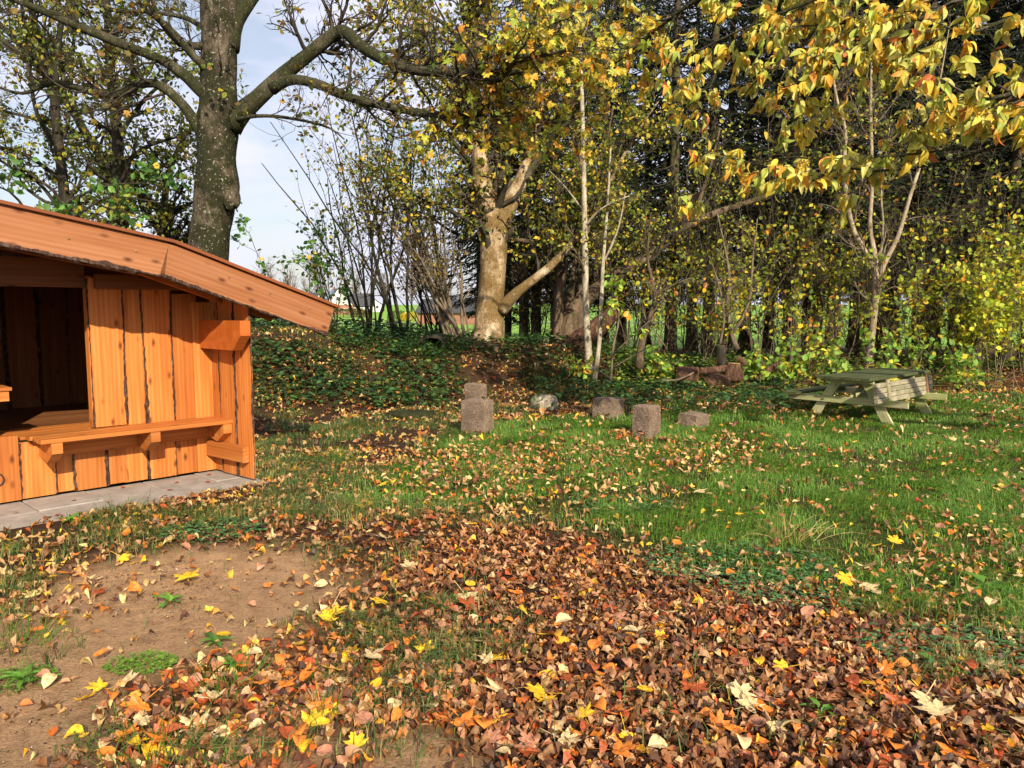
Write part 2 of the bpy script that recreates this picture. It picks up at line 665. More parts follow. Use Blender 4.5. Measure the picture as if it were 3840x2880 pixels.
def mat_plain(name, c, rough=.7, spec=.3, var=.15, scale=20, metal=0, bump=0.0):
    m, nt, N, L, b = mat_new(name)
    tc = N.new('ShaderNodeNewGeometry')
    no = noise(N, scale, 5, .6)
    L.new(tc.outputs['Position'], no.inputs['Vector'])
    rp = ramp(N, [(.3, tuple(x * (1 - var) for x in c)), (.7, tuple(min(1, x * (1 + var)) for x in c))])
    L.new(no.outputs['Fac'], rp.inputs['Fac'])
    L.new(rp.outputs['Color'], b.inputs['Base Color'])
    b.inputs['Roughness'].default_value = rough
    b.inputs['Specular IOR Level'].default_value = spec
    b.inputs['Metallic'].default_value = metal
    if bump:
        bp = N.new('ShaderNodeBump')
        bp.inputs['Strength'].default_value = bump
        bp.inputs['Distance'].default_value = .01
        L.new(no.outputs['Fac'], bp.inputs['Height'])
        L.new(bp.outputs['Normal'], b.inputs['Normal'])
    return m


def mat_ground():
    m, nt, N, L, b = mat_new('soil_and_turf')
    va = N.new('ShaderNodeVertexColor')
    va.layer_name = 'col'
    ge = N.new('ShaderNodeNewGeometry')
    n1 = noise(N, 9, 8, .7)
    n2 = noise(N, 70, 6, .7)
    L.new(ge.outputs['Position'], n1.inputs['Vector'])
    L.new(ge.outputs['Position'], n2.inputs['Vector'])
    r1 = ramp(N, [(.25, (.55, .52, .5)), (.5, (1, 1, 1)), (.75, (1.3, 1.28, 1.2))])
    r2 = ramp(N, [(.3, (.6, .58, .56)), (.5, (1, 1, 1)), (.72, (1.3, 1.3, 1.28))])
    L.new(n1.outputs['Fac'], r1.inputs['Fac'])
    L.new(n2.outputs['Fac'], r2.inputs['Fac'])
    a = N.new('ShaderNodeMixRGB')
    a.blend_type = 'MULTIPLY'
    a.inputs[0].default_value = 1
    c = N.new('ShaderNodeMixRGB')
    c.blend_type = 'MULTIPLY'
    c.inputs[0].default_value = 1
    L.new(va.outputs['Color'], a.inputs[1])
    L.new(r1.outputs['Color'], a.inputs[2])
    L.new(a.outputs['Color'], c.inputs[1])
    L.new(r2.outputs['Color'], c.inputs[2])
    L.new(c.outputs['Color'], b.inputs['Base Color'])
    b.inputs['Roughness'].default_value = .95
    b.inputs['Specular IOR Level'].default_value = .15
    bp = N.new('ShaderNodeBump')
    bp.inputs['Strength'].default_value = .9
    bp.inputs['Distance'].default_value = .03
    ad = N.new('ShaderNodeMath')
    ad.operation = 'MULTIPLY_ADD'
    ad.inputs[1].default_value = .5
    L.new(n2.outputs['Fac'], ad.inputs[0])
    L.new(n1.outputs['Fac'], ad.inputs[2])
    L.new(ad.outputs[0], bp.inputs['Height'])
    L.new(bp.outputs['Normal'], b.inputs['Normal'])
    return m


M_GROUND = mat_ground()
M_LITTER = mat_leaf('fallen_leaf_blade', .5, .12, .4, mottle=.45)
M_LEAF = mat_leaf('living_leaf', .5, .32, .4)
M_GRASS = mat_leaf('grass_blade', .5, .25, .35)
M_NEEDLE = mat_leaf('spruce_needle', .7, .08, .2)
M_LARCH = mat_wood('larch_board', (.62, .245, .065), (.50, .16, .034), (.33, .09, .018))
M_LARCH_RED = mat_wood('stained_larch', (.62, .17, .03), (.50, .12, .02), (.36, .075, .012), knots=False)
M_FASCIA = mat_wood('dimmed_larch_fascia', (.44, .20, .095), (.35, .135, .052), (.25, .08, .026))  # larch lowered so the fascia's weaker light sits in its colour
M_SHADEWOOD = mat_wood('shade_toned_brown_larch', (.27, .11, .04), (.20, .075, .025), (.13, .045, .015))  # brown larch darkened so the boards carry the shelter's inner shade
M_BARKEDGE = mat_bark('larch_bark', (.035, .018, .012), (.11, .055, .035), (.30, .22, .17), scale=45, bump=1)
M_TRIM = mat_wood('roof_edge_board', (.30, .10, .035), (.22, .065, .022), (.13, .036, .014), knots=False)
M_ROOF = mat_plain('roof_felt', (.045, .04, .038), .9)
M_TABLE = mat_wood('mossy_grey_timber', (.60, .56, .34), (.48, .44, .25), (.30, .27, .15), weather=(.36, .38, .12), rough=.85)
M_TABLETOP = mat_wood('algae_grown_plank', (.12, .13, .05), (.085, .095, .035), (.05, .055, .022), knots=False, weather=(.05, .065, .02), rough=.8)
M_SLAT = mat_wood('bleached_grey_slat', (.48, .42, .30), (.37, .31, .21), (.20, .165, .11), weather=(.19, .185, .09), rough=.85)
M_BATTEN = mat_wood('brown_batten', (.36, .22, .12), (.27, .15, .07), (.17, .09, .04), rough=.8)
M_PAVE = mat_plain('concrete_slab', (.34, .30, .26), .85, .2, .22, 6, bump=.15)
M_JOINT = mat_plain('sand_bed', (.16, .13, .10), .95, .1, .3, 30)
M_STEEL = mat_plain('dull_steel', (.30, .29, .28), .45, .5, .2, 60, metal=.8)
M_IRON = mat_plain('dark_iron', (.03, .028, .027), .5, .5, .2, 60)
M_TWIG = mat_bark('twig_bark', (.028, .022, .016), (.06, .048, .034), (.10, .085, .06), scale=12, bump=.2)
M_TWIG_PALE = mat_bark('pale_twig_bark', (.08, .06, .04), (.17, .13, .085), (.27, .22, .15), scale=12, bump=.2)
M_B_SYC = mat_bark('sycamore_bark', (.035, .027, .018), (.095, .072, .048), (.21, .175, .125), moss=(.024, .024, .009), moss_amt=.62, lichen=.45, scale=5)
M_B_LIMB = mat_bark('mossy_limb_bark', (.03, .025, .016), (.07, .06, .035), (.13, .12, .075), moss=(.032, .034, .012), moss_amt=.55, lichen=.3, scale=7)
M_B_MAPLE = mat_bark('flaking_maple_bark', (.16, .095, .045), (.38, .27, .15), (.62, .52, .37), moss=(.19, .12, .045), moss_amt=.5, lichen=.35, scale=6.5)
M_B_GNARL = mat_bark('gnarled_brown_bark', (.05, .032, .022), (.14, .095, .06), (.25, .18, .115), moss=(.07, .065, .02), moss_amt=.25, scale=6, bump=1)
M_B_BIRCH = mat_bark('silver_birch_bark', (.10, .075, .05), (.42, .36, .25), (.60, .54, .40), scale=9, bump=.4)
M_B_CHERRY = mat_bark('cherry_bark', (.16, .11, .07), (.36, .28, .18), (.52, .44, .32), scale=8, moss=(.15, .13, .05), moss_amt=.12, bump=.4)
M_B_SPRUCE = mat_bark('spruce_bark', (.03, .02, .014), (.07, .05, .034), (.13, .10, .065), moss=(.09, .09, .035), moss_amt=.4, scale=7)
M_B_DARK = mat_bark('dark_stem_bark', (.018, .014, .01), (.042, .034, .024), (.085, .075, .052), moss=(.03, .03, .012), moss_amt=.35, scale=7)
M_ROTWOOD = mat_bark('rotten_log_wood', (.03, .015, .01), (.10, .05, .03), (.28, .17, .10), scale=16, bump=1)
M_CUTWOOD = mat_bark('split_log_wood', (.20, .10, .04), (.42, .24, .10), (.60, .40, .20), scale=10, bump=.5)
M_MOSSROCK = mat_bark('mossy_fieldstone', (.16, .13, .09), (.32, .27, .20), (.48, .43, .34), moss=(.055, .085, .012), moss_amt=.45, scale=5)


def mat_block():
    m, nt, N, L, b = mat_new('hewn_granite_block')
    tc = N.new('ShaderNodeTexCoord')
    n1 = noise(N, 60, 5, .7)
    n2 = noise(N, 5, 5, .6)
    L.new(tc.outputs['Object'], n1.inputs['Vector'])
    L.new(tc.outputs['Object'], n2.inputs['Vector'])
    rp = ramp(N, [(.32, (.10, .07, .048)), (.5, (.24, .17, .118)), (.70, (.42, .33, .24))])
    L.new(n1.outputs['Fac'], rp.inputs['Fac'])
    r2 = ramp(N, [(.3, (.62, .58, .55)), (.7, (1.15, 1.1, 1.05))])
    L.new(n2.outputs['Fac'], r2.inputs['Fac'])
    mx = N.new('ShaderNodeMixRGB')
    mx.blend_type = 'MULTIPLY'
    mx.inputs[0].default_value = 1
    L.new(rp.outputs['Color'], mx.inputs[1])
    L.new(r2.outputs['Color'], mx.inputs[2])
    L.new(mx.outputs['Color'], b.inputs['Base Color'])
    b.inputs['Roughness'].default_value = .9
    bp = N.new('ShaderNodeBump')
    bp.inputs['Strength'].default_value = 1
    bp.inputs['Distance'].default_value = .02
    L.new(n1.outputs['Fac'], bp.inputs['Height'])
    L.new(bp.outputs['Normal'], b.inputs['Normal'])
    return m


M_BLOCK = mat_block()
# ------------------------------------------------------------------ the ground
def axis(lo, hi, core_lo, core_hi, step, grow_=1.18):
    xs = list(np.arange(core_lo, core_hi + 1e-6, step))
    s = step
    x = core_hi
    while x < hi:
        s *= grow_
        x += s
        xs.append(x)
    s = step
    x = core_lo
    pre = []
    while x > lo:
        s *= grow_
        x -= s
        pre.append(x)
    return np.array(pre[::-1] + xs)


gx = axis(-900, 900, -9, 12, .11)
gy = axis(-40, 1500, 2.0, 19, .11)
GX, GY = np.meshgrid(gx, gy)
x, y = GX.ravel(), GY.ravel()
z = terrain(x, y)
c_sand, c_litter, c_turf, c_mould = srgb(168, 133, 97), srgb(70, 46, 32), srgb(66, 66, 30), srgb(66, 48, 32)
m_sand = np.maximum(soft(SAND1, x, y, .17, 1), soft(SAND2, x, y, .17, 5))
m_lit = soft(LITTER, x, y, .3, 11)
m_gr = soft(GRASS, x, y, .4, 31)
col = np.tile(c_mould, (len(x), 1))
col = col * (1 - m_gr[:, None]) + c_turf * m_gr[:, None]
col = col * (1 - m_lit[:, None]) + c_litter * m_lit[:, None]
damp = (.72 + .5 * fbm(x, y, .8, 61))[:, None]
col = col * (1 - m_sand[:, None]) + c_sand * damp * m_sand[:, None]
far = sstep(24, 30, y)[:, None]
straw = srgb(196, 168, 112)
green = srgb(128, 166, 70)
gmix = np.clip(sstep(46, 60, y) + .6 * (fbm(x, y, .06, 71) - .35), 0, 1)[:, None]
gmix = np.maximum(gmix, (sstep(1, 5, x) * sstep(26, 34, y))[:, None])
col = col * (1 - far) + (straw * (1 - gmix) + green * gmix) * far
z = z - m_sand * .012 + (m_lit * .01)
nx_, ny_ = len(gx), len(gy)
ii, jj = np.meshgrid(np.arange(nx_ - 1), np.arange(ny_ - 1))
a = (jj * nx_ + ii).ravel()
Fg = np.stack([a, a + 1, a + nx_ + 1, a + nx_], 1)
tag(link('ground', new_mesh('ground', np.stack([x, y, z], 1), Fg, col, smooth=True), M_GROUND), kind='structure')

# road in the distance
rx = np.linspace(-260, 260, 80)
ryc = 158 - rx * .10 + 8 * np.sin(rx / 60)
rv = []
for s in (-1, 1):
    yy = ryc + s * 4.5
    rv.append(np.stack([rx, yy, terrain(rx, yy) + .06], 1))
n = len(rx)
k = np.arange(n - 1)
tag(link('road', new_mesh('road', np.vstack(rv), np.stack([k, k + 1, n + k + 1, n + k], 1)), mat_plain('asphalt', (.22, .21, .21), .85)), kind='structure')

# ------------------------------------------------------------------ timber helper
def timber(name, mat, parent, p0, p1, w, t, nrm, seg=1, wob=0.0, wobside=(1, 1), ch=.004, taper=0.0, seed=None, label=None):
    """sawn piece from p0 to p1; local z = length, x = width, y = thickness along nrm"""
    p0, p1, nrm = np.array(p0, float), np.array(p1, float), np.array(nrm, float)
    Lz = np.linalg.norm(p1 - p0)
    ez = (p1 - p0) / Lz
    ey = unit(nrm - (nrm @ ez) * ez)
    ex = np.cross(ey, ez)
    r = np.random.default_rng(seed if seed is not None else int(abs(p0 @ np.array([113., 71., 37.])) * 10) % 99991)
    zz = np.linspace(0, Lz, seg + 1)

    def wave(on):
        if not on or not wob:
            return np.zeros(seg + 1)
        a_, b_, c_ = r.uniform(0, 6.28, 3)
        return wob * (np.sin(zz * 1.7 + a_) + .5 * np.sin(zz * 4.3 + b_) + .12 * np.sin(zz * 11 + c_)) * .6
    wl_, wr_ = wave(wobside[0]), wave(wobside[1])
    hw = w / 2 * (1 - taper * zz / max(Lz, 1e-6))
    V = []
    for q in range(seg + 1):
        l, rr_ = -hw[q] + wl_[q], hw[q] + wr_[q]
        h = t / 2
        V += [[l, -h + ch, zz[q]], [l + ch, -h, zz[q]], [rr_ - ch, -h, zz[q]], [rr_, -h + ch, zz[q]],
              [rr_, h - ch, zz[q]], [rr_ - ch, h, zz[q]], [l + ch, h, zz[q]], [l, h - ch, zz[q]]]
    F = []
    for q in range(seg):
        for s in range(8):
            s2 = (s + 1) % 8
            F.append([q * 8 + s, q * 8 + s2, q * 8 + 8 + s2, q * 8 + 8 + s])
    F = np.array(F)
    e = seg * 8
    caps = np.array([[0, 7, 6, 1], [1, 6, 5, 2], [2, 5, 4, 3], [e, e + 1, e + 6, e + 7], [e + 1, e + 2, e + 5, e + 6], [e + 2, e + 3, e + 4, e + 5]])
    V = np.array(V)
    V[:, 2] -= 0
    me = new_mesh(name, V, np.vstack([F, caps]))
    o = link(name, me, mat)
    Mx = Matrix(((ex[0], ey[0], ez[0], p0[0]), (ex[1], ey[1], ez[1], p0[1]), (ex[2], ey[2], ez[2], p0[2]), (0, 0, 0, 1)))
    if parent is not None:
        o.parent = parent
        Mx = Matrix.Translation(-Vector(parent.location)) @ Mx
    o.matrix_basis = Mx
    if label:
        o['label'] = label
    o['_wl'] = 0
    del o['_wl']
    o_edges = (np.stack([-hw + wl_, np.full(seg + 1, t / 2 - .004), zz], 1), np.stack([hw + wr_, np.full(seg + 1, t / 2 - .004), zz], 1))
    return o, o_edges


def bark_strip(board, edge, rad=.014, seed=0):
    """rough bark left on a board edge: a sub-part in the board's own space"""
    r = np.random.default_rng(seed + 77)
    E_ = np.asarray(edge)
    n = max(10, int((E_[-1, 2] - E_[0, 2]) / .035))
    zz = np.linspace(E_[0, 2] + .004, E_[-1, 2] - .004, n)
    P = np.stack([np.interp(zz, E_[:, 2], E_[:, 0]) + r.normal(0, .0022, n), np.full(n, E_[0, 1] - .004), zz], 1)
    wv_ = .45 + 1.5 * vnoise(zz * 2.6 + seed, zz * 0 + seed * 2.7, 1.0, seed % 7) ** 1.4
    jit = r.uniform(.55, 1.25, (1, n, 6)) * wv_[None, :, None]
    V, F = tubes(P[None], np.full((1, n), rad), 6, jit)
    o = link('bark_edge', new_mesh('bark_edge', V, F), M_BARKEDGE, board)
    return o


def quad_prism(name, mat, parent, poly, depth, origin, ex, ey, ez):
    """polygon (in ex, ey) extruded along ez by depth, centred"""
    poly = np.array(poly, float)
    n = len(poly)
    o3 = np.array(origin, float)
    V = np.vstack([poly[:, :1] * 1.0 * np.array([1, 0, 0]) + poly[:, 1:2] * np.array([0, 1, 0]) + np.array([0, 0, s * depth / 2]) for s in (-1, 1)])
    k = np.arange(n)
    side = np.stack([k, (k + 1) % n, n + (k + 1) % n, n + k], 1)
    fan = np.array([[0, q + 1, q] for q in range(1, n - 1)] + [[n, n + q, n + q + 1] for q in range(1, n - 1)])
    me = new_mesh(name, V, [side, fan])
    o = link(name, me, mat)
    ex, ey, ez = (np.array(v_, float) for v_ in (ex, ey, ez))
    Mx = Matrix(((ex[0], ey[0], ez[0], o3[0]), (ex[1], ey[1], ez[1], o3[1]), (ex[2], ey[2], ez[2], o3[2]), (0, 0, 0, 1)))
    if parent is not None:
        o.parent = parent
        Mx = Matrix.Translation(-Vector(parent.location)) @ Mx
    o.matrix_basis = Mx
    return o


# ------------------------------------------------------------------ the shelter
C0 = np.array([-3.069, 7.782, 0.0])
U = np.array([.689, .725, 0]) / np.hypot(.689, .725)
Vv = np.array([U[1], -U[0], 0])
ZZ = np.array([0, 0, 1.0])


def sh(u, v, z_):
    return C0 + U * u + Vv * v + ZZ * z_


shelter = thing('shelter', 'orange larch timber shelter with sloping roof and built-in bench on paving', 'shelter', C0)


def wall_board(u0, u1, z0, z1, proud, bark=(1, 1), mat=None, seed=0, v0=0.0):
    w = u1 - u0
    uc = (u0 + u1) / 2
    vv = v0 + (.024 if proud else 0.0)
    o, ed = timber('wall_board', mat or M_LARCH, shelter, sh(uc, vv, z0), sh(uc, vv, z1), w + (.012 if proud else .03), .022, Vv,
                   seg=16, wob=.011 if proud else .0, wobside=bark, seed=seed)
    if proud:
        # local x = cross(normal, up): points back along the wall
        if bark[0]:
            bark_strip(o, ed[0], seed=seed)
        if bark[1]:
            bark_strip(o, ed[1], seed=seed + 1)
    return o


TOPZ = 1.93
wall_board(-1.10, -.835, .575, TOPZ, True, seed=1)
wall_board(-.85, -.60, .02, TOPZ, False, seed=2)
wall_board(-.64, -.385, .02, TOPZ, True, seed=3)
wall_board(-.40, -.13, .02, 1.80, False, seed=4)
wall_board(-.165, .03, .02, 1.72, True, bark=(1, 0), seed=5)
wall_board(-1.705, -1.455, .02, .51, True, bark=(1, 1), seed=6)
wall_board(-1.47, -1.28, .025, .51, False, seed=7)
wall_board(-1.295, -1.025, .018, .51, True, seed=8)
wall_board(-1.04, -.84, .025, .51, False, seed=9)
wall_board(-2.25, -1.725, .015, .575, True, bark=(0, 1), mat=M_LARCH, seed=10)
wall_board(-2.80, -2.26, .015, .575, True, bark=(0, 1), mat=M_LARCH, seed=12)
wall_board(-3.30, -2.81, .015, .575, True, bark=(0, 1), mat=M_LARCH, seed=14)
for k in range(6):  # boards out of view, added to close the opening and darken the inside
    wall_board(-3.36 + k * .235, -3.10 + k * .235, .56, 2.25, k % 2 == 0, seed=30 + k)
for k, (u0, u1) in enumerate(((-4.2, -3.9), (-3.92, -3.62), (-3.64, -3.3))):
    wall_board(u0, u1, .02, 2.4, k % 2 == 0, seed=20 + k)
# opening: jamb, header beams
timber('door_jamb', M_LARCH, shelter, sh(-1.085, -.055, .57), sh(-1.085, -.055, 1.95), .10, .05, -U)
timber('header_beam', M_SHADEWOOD, shelter, sh(-3.9, -.03, 1.97), sh(-1.12, -.03, 1.97), .25, .05, Vv)
timber('header_beam', M_SHADEWOOD, shelter, sh(-1.06, .07, 1.90), sh(-.30, .07, 1.90), .13, .06, Vv)
# wing wall coming forward
UB = unit(sh(.075, .735, 0) - sh(.01, 0, 0))
NB = np.array([-UB[1], UB[0], 0]) * (1 if np.dot(np.array([-UB[1], UB[0], 0]), -U) > 0 else -1)


def shb(s, off, z_):
    return sh(.02, 0, 0) + UB * s + NB * off + ZZ * z_


for k, (s0, s1, pr, zt) in enumerate(((.03, .235, False, 1.85), (.215, .47, True, 1.85), (.45, .53, False, 1.85), (.50, .745, True, 1.85))):
    o, ed = timber('wall_board', M_LARCH, shelter, shb((s0 + s1) / 2, .024 if pr else 0, .02), shb((s0 + s1) / 2, .024 if pr else 0, zt), s1 - s0 + .01, .022, NB,
                   seg=14, wob=.008 if pr else 0, seed=40 + k)
    if pr:
        bark_strip(o, ed[0], .012, seed=40 + k)
        bark_strip(o, ed[1], .012, seed=60 + k)
timber('kick_rail', M_LARCH, shelter, shb(.04, .075, .255), shb(.69, .075, .255), .155, .07, NB)
timber('corner_post', M_SHADEWOOD, shelter, shb(.06, -.07, .02), shb(.06, -.07, 1.6), .09, .09, NB)
# purlin end carrying the roof, red stained, nose cut
quad_prism('purlin', M_LARCH_RED, shelter, [(-.25, -.14), (.70, -.14), (.86, .0), (.86, .14), (-.25, .14)], .10,
           sh(-.055, .02, 1.405), Vv, ZZ, np.cross(Vv, ZZ))
quad_prism('steel_plate', M_STEEL, shelter, [(-.022, -.012), (.022, -.012), (.022, .012), (-.022, .012)], .004,
           sh(-.108, .47, 1.52), Vv, ZZ, np.cross(Vv, ZZ))
# bench
for k in range(3):
    timber('bench_plank', M_LARCH, shelter, sh(-1.66 - .03 * (k == 2) + .02 * k, .075 + k * .137, .548), sh(.02 + .008 * k, .075 + k * .137, .548), .131, .036, ZZ)
timber('bench_bearer', M_LARCH, shelter, sh(-1.50, .062, .445), sh(-.005, .062, .445), .16, .045, Vv)
for uc in (-1.53, -.72, -.03):
    quad_prism('bench_bracket', M_LARCH, shelter, [(.03, -.06), (.24, -.10), (.39, -.005), (.39, .085), (.03, .085)], .085,
               sh(uc, .02, .443), Vv, ZZ, np.cross(Vv, ZZ))
# sleeping platform, back and side walls, shelf
for k in range(16):
    timber('floor_plank', M_SHADEWOOD if k > 3 else M_LARCH, shelter, sh(-3.85, -.09 - k * .142, .535), sh(-.03 if k > 0 else -1.11, -.09 - k * .142, .535), .138, .03, ZZ)
for k in range(13):
    uu = -3.85 + k * .31
    o, ed = timber('back_board', M_SHADEWOOD, shelter, sh(uu, -2.34 + (.02 if k % 2 else 0), .4), sh(uu, -2.34 + (.02 if k % 2 else 0), np.interp(uu, [-4.4, -.69, .91], [2.83, 2.215, 1.675]) - .075), .31, .02, Vv, seg=8, wob=.012, seed=80 + k)
    if k % 2:
        bark_strip(o, ed[0], .016, seed=90 + k)
        bark_strip(o, ed[1], .016, seed=95 + k)
for su in (.05, -4.0):  # the left wall is out of view, added to keep the interior dark
    for k in range(8):
        timber('side_board', M_SHADEWOOD, shelter, sh(su, -.20 - k * .29, .0), sh(su, -.20 - k * .29, 1.86 if su > 0 else 2.69), .30, .02, U)
timber('shelf_plank', M_LARCH, shelter, sh(-2.9, -.02, .985), sh(-1.765, -.02, .985), .30, .03, ZZ)
timber('shelf_bearer', M_LARCH, shelter, sh(-2.9, .08, .925), sh(-1.785, .08, .925), .085, .07, Vv)
timber('shelf_bearer', M_LARCH, shelter, sh(-2.9, -.12, .925), sh(-1.785, -.12, .925), .085, .06, Vv)
# roof: two pitches
KU, KZ = -.69, 2.215
RP = [(-4.4, 2.83), (KU, KZ), (.91, 1.675)]
VF = .87


def roof_part(name, mat, pa, pb, top, thick, v0, v1):
    d = unit(np.array([pb[0] - pa[0], pb[1] - pa[1]]))
    nrm = np.array([-d[1], d[0]])
    a0 = np.array(pa) + nrm * top
    b0 = np.array(pb) + nrm * top
    a1, b1 = a0 - nrm * thick, b0 - nrm * thick
    vs = [sh(p[0], v_, p[1]) - C0 for v_ in (v0, v1) for p in (a0, b0, b1, a1)]
    F = np.array([[0, 1, 2, 3], [7, 6, 5, 4], [0, 4, 5, 1], [1, 5, 6, 2], [2, 6, 7, 3], [3, 7, 4, 0]])
    return link(name, new_mesh(name, np.array(vs), F), mat, shelter)


roof_part('roof_deck', M_SHADEWOOD, RP[0], RP[1], -.03, .03, VF - .03, -2.55)
roof_part('roof_deck', M_SHADEWOOD, RP[1], RP[2], -.03, .03, VF - .03, -2.55)
roof_part('roof_covering', M_ROOF, RP[0], RP[1], .0, .025, VF - .032, -2.57)
roof_part('roof_covering', M_ROOF, RP[1], RP[2], .0, .025, VF - .032, -2.57)
for (ua, za), (ub, zb) in ((RP[0], RP[1]), (RP[1], RP[2])):
    d2 = unit(np.array([ub - ua, zb - za]))
    dz = np.array([d2[1], -d2[0]])       # downwards normal in (u,z)
    a_ = np.array([ua, za]) + dz * .150
    b_ = np.array([ub, zb]) + dz * .150
    if ua < -1:
        b_ = b_ - d2 * .036
    else:
        a_ = a_ - d2 * .03
    o, ed = timber('fascia_board', M_FASCIA, shelter, sh(a_[0], VF, a_[1]), sh(b_[0], VF, b_[1]), .288, .038, Vv, seg=26, wob=.010, wobside=(0, 1) , seed=7)
    # the lower edge keeps its bark
    low = ed[1] if (np.cross(Vv, unit(sh(b_[0], VF, b_[1]) - sh(a_[0], VF, a_[1])))[2] < 0) else ed[0]
    bk = bark_strip(o, low, .02, seed=5)
    # trim on top of the fascia
    a2 = np.array([ua, za]) - dz * .012
    b2 = np.array([ub, zb]) - dz * .012
    if ua > -1:
        b2 = b2 + d2 * .04
    timber('roof_trim', M_TRIM, shelter, sh(a2[0], VF + .012, a2[1]), sh(b2[0], VF + .012, b2[1]), .028, .085, Vv)
    # rafter behind the fascia
    a3 = np.array([ua, za]) + dz * .20
    b3 = np.array([ub, zb]) + dz * .20
    timber('rafter', M_LARCH if ua > -1 else M_SHADEWOOD, shelter, sh(a3[0] + (.0 if ua < -1 else .0), .30, a3[1]), sh(b3[0] - (.05 if ua < -1 else .30), .30, b3[1] + (.0 if ua < -1 else .1)), .12, .05, Vv)
timber('eave_board', M_SHADEWOOD, shelter, sh(.86, VF - .03, 1.60), sh(.86, -2.5, 1.60), .10, .03, U)
# nail and bolt heads on the fascia
for (uu, zz_) in ((-1.5, 2.20), (-1.0, 2.13), (.2, 1.80), (.62, 1.66), (-.2, 1.94)):
    L_ = np.array([[*(sh(uu, VF + .019, zz_)), .011], [*(sh(uu, VF + .026, zz_)), .009]])
    o = link('bolt_head', limb_mesh('bolt_head', np.vstack([L_ - np.r_[C0, 0], ]), 8, 0), M_BATTEN, shelter)
# ring pull on the hatch
th = np.linspace(0, 2 * math.pi, 15)
ring = np.array([sh(-1.89 + .042 * math.cos(t_), .05, .22 + .05 * math.sin(t_)) - C0 for t_ in th])
V_, F_ = tubes(ring[None], np.full((1, 15), .006), 6)
link('ring_pull', new_mesh('ring_pull', V_, F_, smooth=True), M_IRON, shelter)

# paving: bed and slabs
bed = []
for (u0, v0) in ((-4.4, -.05), (.14, -.05), (.14, 1.0), (-4.4, 1.0)):
    bed.append(sh(u0, v0, -.03))
bedv = np.vstack([bed, np.array(bed) - [0, 0, .1]])
pavement = link('pavement', new_mesh('pavement', bedv, np.array([[3, 2, 1, 0][::-1], [0, 4, 5, 1], [1, 5, 6, 2], [2, 6, 7, 3], [3, 7, 4, 0]])), M_JOINT)
tag(pavement, kind='structure')
for r_ in range(2):
    for k in range(9):
        u0 = -4.235 + k * .505 + (0 if r_ == 0 else 0)
        uc, vc = u0 + .25, .25 + r_ * .505 - .02
        dz = rng.uniform(-.004, .004)
        hw, ch = .2475, .006
        hu = hw if k < 8 else .165
        uc = uc if k < 8 else u0 + .1675
        vs = []
        for zz_, ins in ((-.05, 0), (-.004 + dz - ch, 0), (-.004 + dz, ch)):
            for (sx, sy) in ((-1, -1), (1, -1), (1, 1), (-1, 1)):
                vs.append(U * sx * (hu - ins) + Vv * sy * (hw - ins) + ZZ * zz_)
        F = np.array([[8, 9, 10, 11][::-1]] + [[l * 4 + s, l * 4 + (s + 1) % 4, l * 4 + 4 + (s + 1) % 4, l * 4 + 4 + s][::-1] for l in (0, 1) for s in range(4)])
        o = link('paving_slab', new_mesh('paving_slab', np.array(vs), F), M_PAVE, pavement, loc=tuple(sh(uc, vc, 0)))

# ------------------------------------------------------------------ picnic table
TO = np.array([5.6, 11.9, 0.0])
TA = np.array([.74, .673, 0])
TB = np.array([.673, -.74, 0])
TZ0 = float(terrain(5.6, 11.9))


def tb(a_, b_, z_):
    return TO + TA * a_ + TB * b_ + ZZ * (z_ + TZ0)


table = thing('picnic_table', 'weathered mossy grey picnic table with one seat folded up, on the grass', 'picnic table', tb(0, 0, 0))
tw = .80 / 6
for k in range(6):
    bb = -.42 + tw * (k + .5)
    timber('table_plank', M_TABLETOP, table, tb(-1.0 + rng.uniform(-.01, .01), bb, .655), tb(1.32, bb, .655), tw - .008, .042, ZZ, ch=.005)
for k in range(2):
    timber('seat_plank', M_TABLETOP, table, tb(-.98, -.92 + k * .125, .375), tb(1.25, -.92 + k * .125, .375), .118, .042, ZZ)
for av in (-.72, .78):
    timber('leg', M_TABLE, table, tb(av, -.20, .63), tb(av, -.62, -.04), .135, .045, TA)
    timber('leg', M_TABLE, table, tb(av, .20, .63), tb(av, .58, -.04), .135, .045, TA)
    timber('cross_rail', M_TABLE, table, tb(av - .048, -.98, .315), tb(av - .048, .83, .315), .10, .042, TA)
    timber('top_batten', M_TABLE, table, tb(av - .048, -.38, .605), tb(av - .048, .34, .605), .055, .04, TA)
    for bb in (-.40, .37):
        L_ = np.array([[*(tb(av - .075, bb, .31) - tb(0, 0, 0)), .013], [*(tb(av - .085, bb, .31) - tb(0, 0, 0)), .011]])
        link('bolt_head', limb_mesh('bolt_head', L_, 8, 0), M_IRON, table)
timber('brace', M_TABLE, table, tb(-.70, -.02, .33), tb(.0, -.02, .62), .08, .04, TB)
timber('brace', M_TABLE, table, tb(.76, -.02, .33), tb(.1, -.02, .62), .08, .04, TB)
# seat folded up on edge: four slats and two battens
lean = unit(np.array([0, 0, 1.0]) + TB * -.12)
for k in range(4):
    base = tb(0, .50, .362) + lean * (k * .073) - tb(0, 0, 0) + TO + ZZ * TZ0
    tilt_ = TA * 1
    timber('folded_slat', M_SLAT, table, base - TA * (1.06 + rng.uniform(-.015, .015)), base + TA * 1.04 + ZZ * 0.0, .066, .05, TB)
for av, m_ in ((-.68, M_SLAT), (.80, M_BATTEN)):
    p_ = tb(av, .542, .30)
    timber('folded_batten', m_, table, p_, p_ + lean * .36, .085, .03, TB)
    for hz in (.05, .30):
        q_ = p_ + lean * hz + TB * .016 - tb(0, 0, 0)
        L_ = np.array([[*q_, .012], [*(q_ + TB * .008), .010]])
        link('bolt_head', limb_mesh('bolt_head', L_, 8, 0), M_IRON, table)

